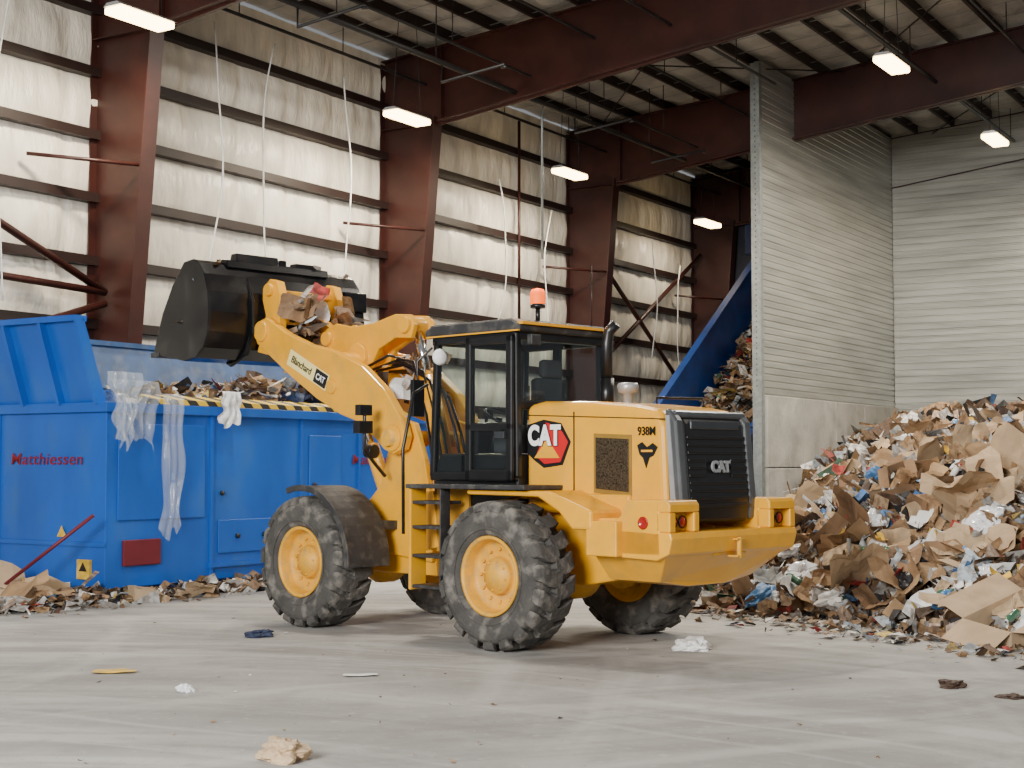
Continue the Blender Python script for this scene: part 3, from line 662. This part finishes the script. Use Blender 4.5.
mb.prism([(1.5,.62),(1.55,1.2),(.6,1.45),(-1.2,1.45),(-1.2,.75),(-.5,.62)],'y',-.42,.42)
mb.cyl((1.5,0,.45),(1.5,0,1.35),.14); mb.box((1.2,-.3,.5),(1.6,.3,.62))
lp(mb,'rear_frame',YEL,.02)
mb=MB(); mb.box((.8,-.6,.5),(1.3,.66,1.05)); mb.cyl((.65,.72,.65),(1.2,.72,.65),.12); lp(mb,'battery_box',DGR,.02)
# hood
mb=MB()
mb.prism([(.12,1.35),(.12,2.44),(-.1,2.48),(-.8,2.46),(-1.35,2.41),(-1.62,2.36),(-1.7,2.2),(-1.74,1.35)],'y',-.62,.62)
hood=lp(mb,'engine_hood',YEL,.08,seg=4)
mb=MB(); mb.box((-.56,.615,1.4),(-.545,.625,2.36)); mb.prism([(.1,2.345),(-1.7,2.27),(-1.7,2.26),(.1,2.335)],'y',.6,.624); lp(mb,'panel_seam',BLK,par=hood)
mb=MB()
mb.prism([(-.82,1.56),(-.82,2.14),(-1.30,2.12),(-1.30,1.53)],'y',.60,.632,0); mb.prism([(-.85,1.6),(-.85,2.10),(-1.27,2.08),(-1.27,1.57)],'y',.62,.64,1)
lp(mb,'side_vent',[M('vent_frame',(.25,.14,.02),.5),M('vent_mesh',(.07,.05,.03),.25,.4,ns=60,amt=.6)],.004,par=hood,label='dark mesh vent panel')
# emblem: black backing with red hexagon, yellow triangle and heavy white letters
mb=MB()
mb.prism([(.09,2.24),(-.14,2.29),(-.38,2.25),(-.51,2.06),(-.40,1.83),(-.14,1.80),(.0,1.88),(.09,1.95)],'y',.618,.622,0)
mb.prism([(-.17,2.26),(-.35,2.22),(-.475,2.06),(-.37,1.86),(-.15,1.84),(-.03,1.92),(-.10,2.05)],'y',.622,.625,1)
mb.prism([(-.01,1.90),(-.36,1.90),(-.19,2.10)],'y',.625,.628,2)
lp(mb,'decal_emblem',[BLK,RED,YEL],par=hood,label='black, red and yellow hexagonal decal')
text('CAT','decal_outline',BLK,.27,(-.155,.630,2.12),(-1,0,0),(0,0,1),par=hood,off=.022,sx=.80,ext=.001,sp=1.08)
text('CAT','decal_lettering',WHT,.27,(-.155,.635,2.12),(-1,0,0),(0,0,1),par=hood,off=.014,sx=.80,ext=.0015,sp=1.08)
text('938M','model_lettering',BLK,.115,(-1.49,.632,2.15),(-1,0,0),(0,0,1),par=hood,off=.002,ext=.002,sx=.85)
mb=MB(); mb.prism([(-1.37,2.02),(-1.43,2.05),(-1.49,2.0),(-1.56,2.04),(-1.62,2.0),(-1.57,1.92),(-1.52,1.90),(-1.48,1.80),(-1.44,1.9),(-1.40,1.93)],'y',.618,.628,0); mb.prism([(-1.42,1.975),(-1.56,1.975),(-1.56,1.955),(-1.42,1.955)],'y',.628,.63,1); lp(mb,'decal_emblem',[BLK,YEL],par=hood,label='small irregular black badge')
# grille
mb=MB()
mb.prism([(-1.68,1.28),(-1.66,2.33),(-1.74,2.32),(-1.81,2.22),(-1.88,1.5),(-1.87,1.28)],'y',-.48,.48)
gr=lp(mb,'radiator_grille',BLK,.04,seg=3)
mb=MB()
for y in (-.54,.54): mb.prism([(-1.73,1.3),(-1.68,2.37),(-1.74,2.35),(-1.82,2.25),(-1.885,1.5),(-1.87,1.3)],'y',y-.06,y+.06)
mb.box((-1.78,-.57,2.27),(-1.68,.57,2.35)); lp(mb,'grille_surround',SURR,.03,par=gr,label='grey glossy grille surround',seg=3)
for s in (1,-1):
    mb=MB(); mb.prism([(-1.76,1.42),(-1.70,2.3),(-1.745,2.3),(-1.82,1.42)],'y',s*.602-.006,s*.602+.006); lp(mb,'trim_strip',GREYM,par=gr,label='silver grey strip')
for i in range(10):
    mb=MB(); z=1.43+.072*i; x=-1.875+(z-1.5)*.09
    if 4<=i<=6: mb.box((x-.02,.2,z),(x+.03,.46,z+.03)); mb.box((x-.02,-.46,z),(x+.03,-.2,z+.03)); mb.box((x+.0,-.2,z),(x+.03,.2,z+.03))
    else: mb.box((x-.02,-.46,z),(x+.03,.46,z+.03))
    lp(mb,'grille_slat',BLK,.005,par=gr)
mb=MB(); mb.box((-1.83,-.38,2.17),(-1.78,.38,2.25)); lp(mb,'grille_handle',DTRIM,.01,par=gr)
text('CAT','grille_lettering',GREYM,.145,(-1.89,0,1.81),(0,-1,0),(.08,0,1),par=gr,off=.007,ext=.01)
# counterweight: sharp stepped bumper with recessed lamp pockets and sloping underside
mb=MB(); hw=1.0
for s in (1,-1):
    def pr(pts,a,b): mb.prism(pts,'y',min(s*a,s*b),max(s*a,s*b))
    pr([(-1.2,1.0),(-1.2,1.33),(-1.46,1.34),(-1.56,1.51),(-1.93,1.51),(-1.95,1.0)],.56,hw)
    pr([(-1.9,1.40),(-1.9,1.51),(-2.03,1.51),(-2.06,1.47),(-2.06,1.40)],.56,hw)
    pr([(-1.9,1.40),(-1.9,1.22),(-2.06,1.22),(-2.06,1.40)],hw-.09,hw); pr([(-1.9,1.40),(-1.9,1.22),(-2.06,1.22),(-2.06,1.40)],.56,.64)
    pr([(-1.12,.98),(-1.12,1.26),(-1.2,1.31),(-1.5,1.31),(-1.5,.98)],hw-.05,hw+.09)
mb.prism([(-1.2,.98),(-1.2,1.24),(-1.9,1.22),(-2.06,1.22),(-2.08,1.16),(-2.04,1.02),(-1.9,.96)],'y',-hw,hw)
cw=lp(mb,'counterweight',YEL,.014,seg=2)
mb=MB(); P8=[(-.96,1.0),(-.72,.74),(-.3,.68),(.3,.68),(.72,.74),(.96,1.0)]
mb.add([(-1.1,y,z) for y,z in P8]+[(-1.98 if i in(0,5) else -1.72,y,z) for i,(y,z) in enumerate(P8)],[tuple(range(6)),tuple(range(11,5,-1))]+[(i,(i+1)%6,(i+1)%6+6,i+6) for i in range(6)])
lp(mb,'belly_plate',YEL,.012,par=cw)
for s in (1,-1):
    mb=MB(); mb.prism([(s*.65,1.23),(s*.90,1.23),(s*.90,1.39),(s*.65,1.39)],'x',-1.965,-1.95); lp(mb,'lamp_recess',YELD,.002,par=cw,label='shaded yellow lamp recess')
    for d in (-.065,.065):
        mb=MB(); mb.lathe([(.05,0),(.06,.012),(.05,.02)],(-1.965,s*.775+d,1.31),(-1,0,0),20,1); mb.lathe([(.05,.012),(.03,.018),(0,.02)],(-1.965,s*.775+d,1.31),(-1,0,0),20,0); lp(mb,'tail_light',[TAIL,DTRIM],par=cw,label='round red tail light')
mb=MB(); mb.lathe([(.055,0),(.06,.01),(.045,.012),(.04,.003),(0,.003)],(-1.75,hw-.001,1.3),(0,1,0),18,0); lp(mb,'side_reflector',[TAIL],par=cw,label='round red side reflector')
mb=MB(); mb.box((-2.0,-.25,.98),(-1.9,.25,1.06)); mb.cyl((-2.1,0,.95),(-2.1,0,1.15),.025,10); mb.box((-2.12,-.06,.96),(-2.0,.06,.98)); mb.box((-2.12,-.06,1.12),(-2.0,.06,1.14)); lp(mb,'tow_hitch',YEL2,.008,par=cw)
# skirts
mb=MB()
for s in(1,-1):
    lo,hi=(.55,1.10) if s>0 else (-1.10,-.55)
    mb.prism([(.5,1.53),(.5,1.58),(-.65,1.58),(-1.2,1.40),(-1.2,1.22),(-.95,1.22),(-.78,1.38),(-.5,1.52)],'y',lo,hi)
    mb.prism([(.55,1.0),(.6,1.55),(-1.3,1.55),(-1.3,.95),(-.85,.95),(-.75,1.2),(-.5,1.45),(.3,1.5),(.45,1.3)],'y',min(s*.5,s*.66),max(s*.5,s*.66))
lp(mb,'rear_fender',YEL,.03)
for s in (1,-1):
    mb=MB(); mb.box((-.4,min(s*.6,s*1.18),1.585),(1.35,max(s*.6,s*1.18),1.63)); lp(mb,'walkway_platform',DGR,.01,label='dark anti-slip walkway')
mb=MB()
mb.box((.84,1.0,.52),(.86,1.14,1.6),1); mb.box((1.30,.92,.52),(1.34,1.14,1.6),0)
mb.prism([(1.3,.95),(1.38,1.55),(1.6,1.55),(1.7,1.2),(1.55,.9)],'y',.6,.75,0)
mb.box((.84,.7,.9),(1.34,.74,1.6),2)
for z in (.54,.86,1.16,1.42): mb.box((.86,.82,z),(1.32,1.12,z+.035),1)
lp(mb,'access_ladder',[YEL,DGR,YELD],.008,label='yellow framed access steps with dark treads')
mb=MB(); mb.tube([(1.42,1.14,1.1),(1.42,1.15,2.0),(1.42,1.0,2.6),(1.42,.8,2.7)],.018); lp(mb,'handrail',BLK)
# cab
mb=MB(); mb.prism([(.14,1.5),(.14,1.95),(1.33,1.95),(1.45,1.72),(1.42,1.4),(1.2,1.35)],'y',-.68,.7)
cab=lp(mb,'cab',BLK,.03)
mb=MB()
def pil(x0,z0,x1,z1,y,w=.05,d=.04):
    mb.prism([(x0-w,z0),(x0+w,z0),(x1+w,z1),(x1-w,z1)],'y',y-d,y+d)
for y in (-.66,.7):
    pil(.18,1.7,.2,3.2,y,.065); pil(1.42,1.7,1.36,3.2,y,.04); pil(.86,1.7,.86,3.2,y,.045)
    mb.box((.15,y-.04,3.12),(1.42,y+.04,3.22)); mb.box((.15,y-.04,1.66),(1.45,y+.04,1.76))
mb.box((.14,-.68,3.12),(.24,.7,3.22)); mb.box((1.34,-.68,3.12),(1.42,.7,3.22)); mb.box((.12,-.68,2.4),(.2,.7,2.5))
lp(mb,'cab_frame',BLK,.02,par=cab)
mb=MB(); mb.prism([(.05,3.2),(.06,3.28),(.2,3.34),(1.4,3.34),(1.52,3.28),(1.5,3.2)],'y',-.72,.78); lp(mb,'cab_roof',DGR,.04,par=cab,seg=3)
mb=MB(); mb.box((.02,-.70,3.27),(.1,.76,3.3)); mb.box((.06,.765,3.2),(1.45,.79,3.215)); lp(mb,'roof_trim',YEL,par=cab)
def pane(vs,name='window_pane'):
    m=MB(); m.add(vs,[tuple(range(len(vs)))]); lp(m,name,GLS,par=cab,recalc=False)
for y in (-.66,.71):
    pane([(.9,y,1.76),(1.42,y,1.76),(1.35,y,3.12),(.9,y,3.12)])
pane([(.22,-.66,1.76),(.83,-.66,1.76),(.83,-.66,3.12),(.22,-.66,3.12)])
pane([(.15,-.63,2.5),(.15,.66,2.5),(.17,.66,3.12),(.17,-.63,3.12)])
pane([(1.44,-.65,1.5),(1.44,.68,1.5),(1.38,.68,3.14),(1.38,-.65,3.14)])
mb=MB()
x0,x1,z0,z1=.14,.84,1.66,3.17
for a,b in (((x0,z0),(x0+.10,z1)),((x1-.09,z0),(x1,z1)),((x0,z0),(x1,z0+.13)),((x0,z1-.09),(x1,z1)),((x0,2.18),(x1,2.27))):
    mb.box((a[0],.75,a[1]),(b[0],.80,b[1]))
lp(mb,'cab_door',BLK,.02,par=cab)
mb=MB(); mb.box((.22,.80,2.1),(.36,.84,2.17)); lp(mb,'door_handle',DTRIM,.01,par=cab)
m=MB(); m.add([(x0+.05,.775,z0+.08),(x1-.05,.775,z0+.08),(x1-.05,.775,z1-.04),(x0+.05,.775,z1-.04)],[(0,1,2,3)]); lp(m,'window_pane',GLS,par=cab,recalc=False)
mb=MB(); mb.box((.35,-.25,1.95),(.85,.25,2.1)); mb.box((.3,-.25,2.1),(.42,.25,2.75)); mb.box((.3,-.15,2.75),(.4,.15,2.95)); mb.box((.4,-.4,1.95),(.85,-.27,2.3)); mb.box((.4,.27,1.95),(.85,.38,2.25))
lp(mb,'operator_seat',CLOTHB,.04,par=cab)
mb=MB(); mb.lathe([(.19,0),(.205,.015),(.19,.03),(.175,.015)],(1.1,0,2.35),(-.5,0,.86),24,closed=True); mb.tube([(1.12,0,2.35),(1.3,0,1.8)],.04); mb.box((1.25,-.2,1.7),(1.4,.2,2.2)); lp(mb,'steering_wheel',BLK,par=cab)
mb=MB(); mb.lathe([(0,0),(.07,.005),(.09,.03),(.06,.06),(0,.07)],(1.2,.84,2.98),(-1,.3,0),16,0); mb.tube([(1.4,.72,3.15),(1.25,.86,3.12),(1.22,.85,2.98)],.012,6,1); lp(mb,'mirror',[WHT,BLK],par=cab)
for y in (-.8,.85):
    mb=MB(); mb.box((1.5,y-.08,2.35),(1.56,y+.08,2.75)); mb.tube([(1.4,y*.88,3.1),(1.53,y,2.95),(1.53,y,2.7)],.014,6); lp(mb,'mirror',BLK,.02,par=cab)
mb=MB(); mb.cyl((.25,.3,3.33),(.25,.3,3.48),.025); mb.cyl((.25,.3,3.48),(.25,.3,3.52),.08)
bc=lp(mb,'beacon',BLK); mb=MB(); mb.lathe([(.08,0),(.085,.1),(.065,.155),(0,.17)],(.25,.3,3.52),(0,0,1),20); lp(mb,'beacon_lens',ORG,par=bc,label='glowing orange lens')
for y in (-.55,.6):
    mb=MB(); mb.box((-.02,y-.07,3.06),(.05,y+.07,3.17),0); lp(mb,'work_light',DGR,.01,par=cab)
mb=MB(); mb.tube([(.2,-.5,3.33),(.2,-.5,4.0)],.006,6); lp(mb,'antenna',BLK)
mb=MB(); mb.cyl((-.12,-.38,2.42),(-.12,-.38,2.75),.075); mb.tube([(-.12,-.38,2.7),(-.12,-.38,3.12),(-.14,-.39,3.25),(-.22,-.41,3.33)],.06,14); lp(mb,'exhaust_stack',BLK)
mb=MB(); mb.lathe([(.05,0),(.05,.12),(.1,.13),(.115,.2),(.1,.23),(0,.24)],(-.52,-.25,2.45),(0,0,1),20); lp(mb,'air_precleaner',[GREYM])
mb=MB(); mb.tube([(-1.3,-.5,2.38),(-1.3,-.5,2.5),(-.7,-.5,2.53),(-.7,-.5,2.43)],.014); lp(mb,'hood_handrail',BLK)
# front frame
mb=MB()
mb.prism([(1.7,.6),(1.75,1.15),(2.3,1.3),(3.4,1.2),(3.75,.95),(3.6,.6)],'y',-.4,.4)
for y in (-.42,.42):
    mb.prism([(1.72,.75),(1.72,1.35),(1.85,1.9),(2.02,2.3),(2.25,2.36),(2.42,2.15),(2.6,1.6),(3.0,1.25),(3.3,.9)],'y',y-.04,y+.04)
mb.box((1.72,-.4,1.2),(1.78,.4,1.9))
ff=lp(mb,'front_frame',YEL,.015)
for y in (-.42,.42):
    mb=MB(); mb.cyl((2.2,y-.3,2.13),(2.2,y+.3,2.13),.09,20); lp(mb,'pivot_pin',YEL2,par=ff)
armp=[(4.80,3.34),(4.88,3.47),(4.80,3.62),(4.62,3.66),(4.2,3.44),(3.75,3.28),(3.3,3.18),(2.75,2.97),(2.35,2.68),(2.08,2.36),(1.99,2.15),(2.05,2.0),(2.2,1.95),(2.35,2.0),(2.5,2.12),(2.8,2.32),(3.15,2.42),(3.6,2.62),(4.1,2.9),(4.5,3.15)]
for s in(1,-1):
    lo,hi=(.5,.62) if s>0 else (-.62,-.5)
    mb=MB(); mb.prism(armp,'y',lo,hi); mb.cyl((4.7,lo-.04,3.49),(4.7,hi+.04,3.49),.13,20); mb.cyl((2.2,lo-.03,2.13),(2.2,hi+.03,2.13),.15,20); mb.cyl((3.3,lo-.03,2.75),(3.3,hi+.03,2.75),.09,16)
    arm=lp(mb,'lift_arm',YEL,.015)
    if s>0:
        mb=MB(); d=Vector((-.905,0,-.425)); up=Vector((-.425,0,.905)); c=Vector((3.76,.622,2.97))
        def rc(a,b,h0,h1,y,mi): 
            mb.add([c+d*a+up*h0+Vector((0,y,0)),c+d*b+up*h0+Vector((0,y,0)),c+d*b+up*h1+Vector((0,y,0)),c+d*a+up*h1+Vector((0,y,0))],[(0,1,2,3)],mi)
        rc(-.42,.42,-.10,.10,.002,0); rc(.15,.40,-.085,.085,.004,1)
        lp(mb,'arm_decal',[CREAM,BLK],par=arm,recalc=False)
        text('Blanchard','decal_lettering',BLK,.125,c+d*(-.135)+Vector((0,.008,0)),d,up,par=arm,off=.001,shear=.1,ext=.002,sx=.86)
        text('CAT','decal_lettering',WHT,.105,c+d*.275+Vector((0,.009,0)),d,up,par=arm,off=.002,ext=.002,sx=.85)
mb=MB(); mb.cyl((3.35,-.5,3.0),(3.35,.5,3.0),.17,24); mb.box((3.1,-.5,2.75),(3.5,.5,2.95)); lp(mb,'arm_crossmember',YEL,.01)
mb=MB()
bp=[(2.42,3.3),(2.36,3.46),(2.45,3.58),(2.7,3.6),(3.1,3.52),(3.5,3.5),(3.8,3.56),(4.02,3.5),(4.08,3.36),(3.95,3.24),(3.7,3.2),(3.62,3.0),(3.4,2.9),(3.15,2.98),(3.0,3.2),(2.7,3.32)]
for y in (-.13,.13): mb.prism(bp,'y',y-.035,y+.035)
for p,r in (((2.5,3.46),.1),((3.35,3.12),.17),((3.95,3.38),.09)): mb.cyl((p[0],-.22,p[1]),(p[0],.22,p[1]),r,20)
lp(mb,'bellcrank',YEL,.012)
mb=MB(); mb.prism([(3.9,3.3),(4.6,3.62),(4.75,3.72),(4.72,3.84),(4.55,3.8),(3.9,3.46)],'y',-.07,.07); lp(mb,'tilt_link',YEL,.012)
mb=MB(); mb.cyl((2.0,0,1.85),(2.3,0,2.85),.11,16,0); mb.cyl((2.3,0,2.85),(2.5,0,3.46),.055,14,1); lp(mb,'tilt_cylinder',[YEL,CHR])
for y in (-.3,.3):
    mb=MB(); mb.cyl((2.5,y,1.15),(2.95,y,2.05),.09,16,0); mb.cyl((2.95,y,2.05),(3.3,y,2.75),.045,14,1); lp(mb,'lift_cylinder',[YEL,CHR])
for k,y in enumerate((-.2,-.1,.1,.2,.34)):
    mb=MB(); mb.tube([(1.8,y,1.7),(1.95,y,2.2+.05*k),(2.15,y*1.05,2.6+.1*k),(2.6,y,2.9+.05*k),(3.1,y,2.95)],.018,8); lp(mb,'hydraulic_hose',BLK)
mb=MB(); mb.tube([(1.4,.3,1.2),(1.6,.45,1.35),(1.9,.4,1.25),(2.1,.4,1.5)],.02); lp(mb,'hydraulic_hose',BLK)
def arc(x,z,r,a0,a1,th,n=14):
    o=[(x+r*math.cos(math.radians(a0+(a1-a0)*i/n)),z+r*math.sin(math.radians(a0+(a1-a0)*i/n))) for i in range(n+1)]
    q=[(x+(r-th)*math.cos(math.radians(a0+(a1-a0)*i/n)),z+(r-th)*math.sin(math.radians(a0+(a1-a0)*i/n))) for i in range(n,-1,-1)]
    return o+q
for s in(1,-1):
    mb=MB(); mb.prism(arc(3.05,ZC,.86,72,182,.03),'y',min(s*.66,s*1.26),max(s*.66,s*1.26)); mb.prism(arc(3.05,ZC,.87,72,182,.07),'y',min(s*1.24,s*1.27),max(s*1.24,s*1.27))
    mb.box((2.3,min(s*.42,s*.7),1.1),(2.45,max(s*.42,s*.7),1.2)); lp(mb,'front_fender',DGR,.008)
    mb=MB(); y=s*.95; mb.tube([(2.35,s*.6,1.7),(2.35,y*.8,1.85),(2.3,y,2.0),(2.3,y,2.4)],.022,8)
    mb.box((2.27,y-.1,2.18),(2.38,y+.1,2.32)); mb.box((2.27,y-.09,2.38),(2.36,y+.09,2.5)); mb.cyl((2.3,s*.8,1.98),(2.42,s*.8,1.98),.08,16)
    lp(mb,'headlight',[BLK],.01)
# bucket
BX0=.10; YL,YH=-1.16,1.27
def sh(pts): return [(x+BX0,z-.03) for x,z in pts]
op=sh([(6.02,3.27),(5.3,3.15),(5.05,3.18),(4.88,3.30),(4.79,3.5),(4.77,3.75),(4.8,4.0),(4.88,4.22),(5.0,4.36),(5.14,4.42)])
ip=sh([(5.14,4.37),(5.03,4.32),(4.93,4.2),(4.86,3.98),(4.83,3.74),(4.85,3.52),(4.93,3.35),(5.07,3.24),(5.3,3.20),(6.02,3.30)])
mb=MB(); mb.prism(op+ip,'y',YL,YH)
sp=op+sh([(5.34,4.40),(5.6,4.12),(5.82,3.78),(5.96,3.44)])
for y in(YL,YH): mb.prism(sp,'y',y-.02,y+.02)
bk=lp(mb,'bucket',BUCK,.014,label='large black worn steel bucket')
mb=MB()
for y in (-.66,.66): mb.prism(sh([(4.88,4.22),(4.72,3.9),(4.7,3.5),(4.85,3.22),(5.2,3.10),(5.3,3.15),(5.05,3.18),(4.88,3.30),(4.79,3.5),(4.8,4.0)]),'y',y-.025,y+.025)
mb.prism([(5.04,4.30),(5.06,4.40),(5.3,4.43),(5.32,4.36)],'y',-.7,.9)
mb.prism([(5.06,4.36),(5.08,4.50),(5.2,4.50),(5.24,4.38)],'y',.1,.75); mb.box((5.1,-.55,4.36),(5.24,-.2,4.46)); mb.box((5.1,-.05,4.36),(5.2,.05,4.48))
mb.box((4.84,YL-.03,3.86),(5.06,-.82,4.12))
lp(mb,'bucket_stiffener',BUCK,.02,par=bk)
mb=MB(); mb.box((5.98,YL-.03,3.2),(6.16,YH+.03,3.26)); lp(mb,'cutting_edge',DGR,.005,par=bk)
mb=MB()
for y in (-.45,.45):
    mb.prism([(4.56,3.36),(4.5,3.55),(4.48,3.95),(4.55,4.12),(4.7,4.16),(4.85,4.05),(4.85,3.9),(4.78,3.7),(4.88,3.45),(4.95,3.25),(4.7,3.2)],'y',y-.06,y+.06)
    mb.cyl((4.68,y-.12,4.02),(4.68,y+.12,4.02),.08,14)
mb.box((4.6,-.42,3.6),(4.72,.42,3.8)); mb.box((4.6,-.42,3.95),(4.72,.42,4.02))
lp(mb,'quick_coupler',YEL,.012)
mb=MB(); random.seed(31)
for i in range(50):
    piece(mb,(random.uniform(4.0,4.72),random.uniform(-.42,.42),3.42+random.uniform(0,.5)),random.uniform(.08,.25),1.8)
for i in range(35):
    piece(mb,(random.uniform(2.2,3.0),random.uniform(-.42,.3),2.75+random.uniform(-.15,.35)),random.uniform(.05,.17),1.6)
fin(mb,'caught_waste',WATTR,'L',label='cardboard and paper scraps snagged on loader linkage',cat='waste',kind='stuff',recalc=False)
mb=MB()
for i in range(190):
    a=random.uniform(5.1,5.75); piece(mb,(a,random.uniform(YL+.08,YH-.08),random.uniform(3.4,4.46-(a-5.08)*.8)),random.uniform(.06,.17),1.4)
fin(mb,'bucket_waste',WATTR,'L',label='mixed waste remaining inside the raised bucket',cat='waste',kind='stuff',recalc=False)
def LW(x,y,z): return FR['L'][1]+Matrix.Rotation(FR['L'][0],3,'Z')@Vector((x,y,z))
random.seed(77)
for i,(p,s,me,lb) in enumerate([((4.42,.22,3.05),.9,SH[0],'tan cardboard sheet wedged under loader coupler'),((4.35,.05,3.7),1.1,PPm[0],'white paper caught on loader coupler'),((4.3,.3,3.75),.6,SH[7],'cardboard scrap caught on loader coupler'),((2.4,.3,2.7),.9,PPm[1],'white paper caught on lift arm'),((4.2,.1,3.95),.7,PPm[3],'red printed paper caught on loader coupler'),((4.38,-.25,3.3),.8,SH[4],'tan torn cardboard hanging from loader coupler'),((4.3,-.35,3.6),.9,PPm[4],'white paper hanging from loader coupler')]):
    put(me,'cardboard_sheet' if me in SH else 'paper_scrap',LW(*p),(random.uniform(.9,1.5),random.uniform(-.4,.4),random.uniform(-.5,.5)),s,lb,'cardboard' if me in SH else 'paper')
# ------------------------------------------------------------------ lights
def area(name,loc,tgt,sx,sy,pw,col=(1,1,1)):
    l=bpy.data.lights.new(name,'AREA'); l.shape='RECTANGLE'; l.size=sx; l.size_y=sy; l.energy=pw; l.color=col
    o=bpy.data.objects.new(name,l); C.objects.link(o); o.location=loc; d=Vector(tgt)-Vector(loc); o.rotation_euler=d.to_track_quat('-Z','Y').to_euler(); return o
area('door_daylight',(-8,-3,6.5),(1,18,1.0),7,5,6000,(1,.985,.95))
area('door_daylight_side',(9,-6,7),(3,25,3),7,5,600,(1,.985,.96))
for (u,v,z,pw) in LAMPS:
    p=B2W(u,v,z-.18); area('lamp_and_fill_light',p,(p.x,p.y,0),1.1,.35,pw,(1,.86,.66))
for (u,v,pw) in ((24,13,650),(33,9,900),(22,4,650),(15,11,700)):
    p=B2W(u,v,10.4); area('lamp_and_fill_light',p,(p.x,p.y,0),1.4,.6,pw,(1,.92,.8))  # added overhead fill to brighten the hall; no fixtures hang here
l=bpy.data.lights.new('beacon_light','POINT'); l.energy=14; l.color=(1,.3,.03); l.shadow_soft_size=.08
o=bpy.data.objects.new('beacon_light',l); C.objects.link(o); o.location=LW(.25,.3,3.8)
w=bpy.data.worlds.new('World'); bpy.context.scene.world=w; w.use_nodes=True
w.node_tree.nodes['Background'].inputs[0].default_value=(.93,.96,1,1); w.node_tree.nodes['Background'].inputs[1].default_value=.26
cam=bpy.data.cameras.new('camera'); co=bpy.data.objects.new('camera',cam); C.objects.link(co); bpy.context.scene.camera=co
cam.sensor_width=36; cam.lens=52.03; co.location=(0,0,1.85); co.rotation_euler=(math.radians(90+3.056),0,0); cam.clip_end=300
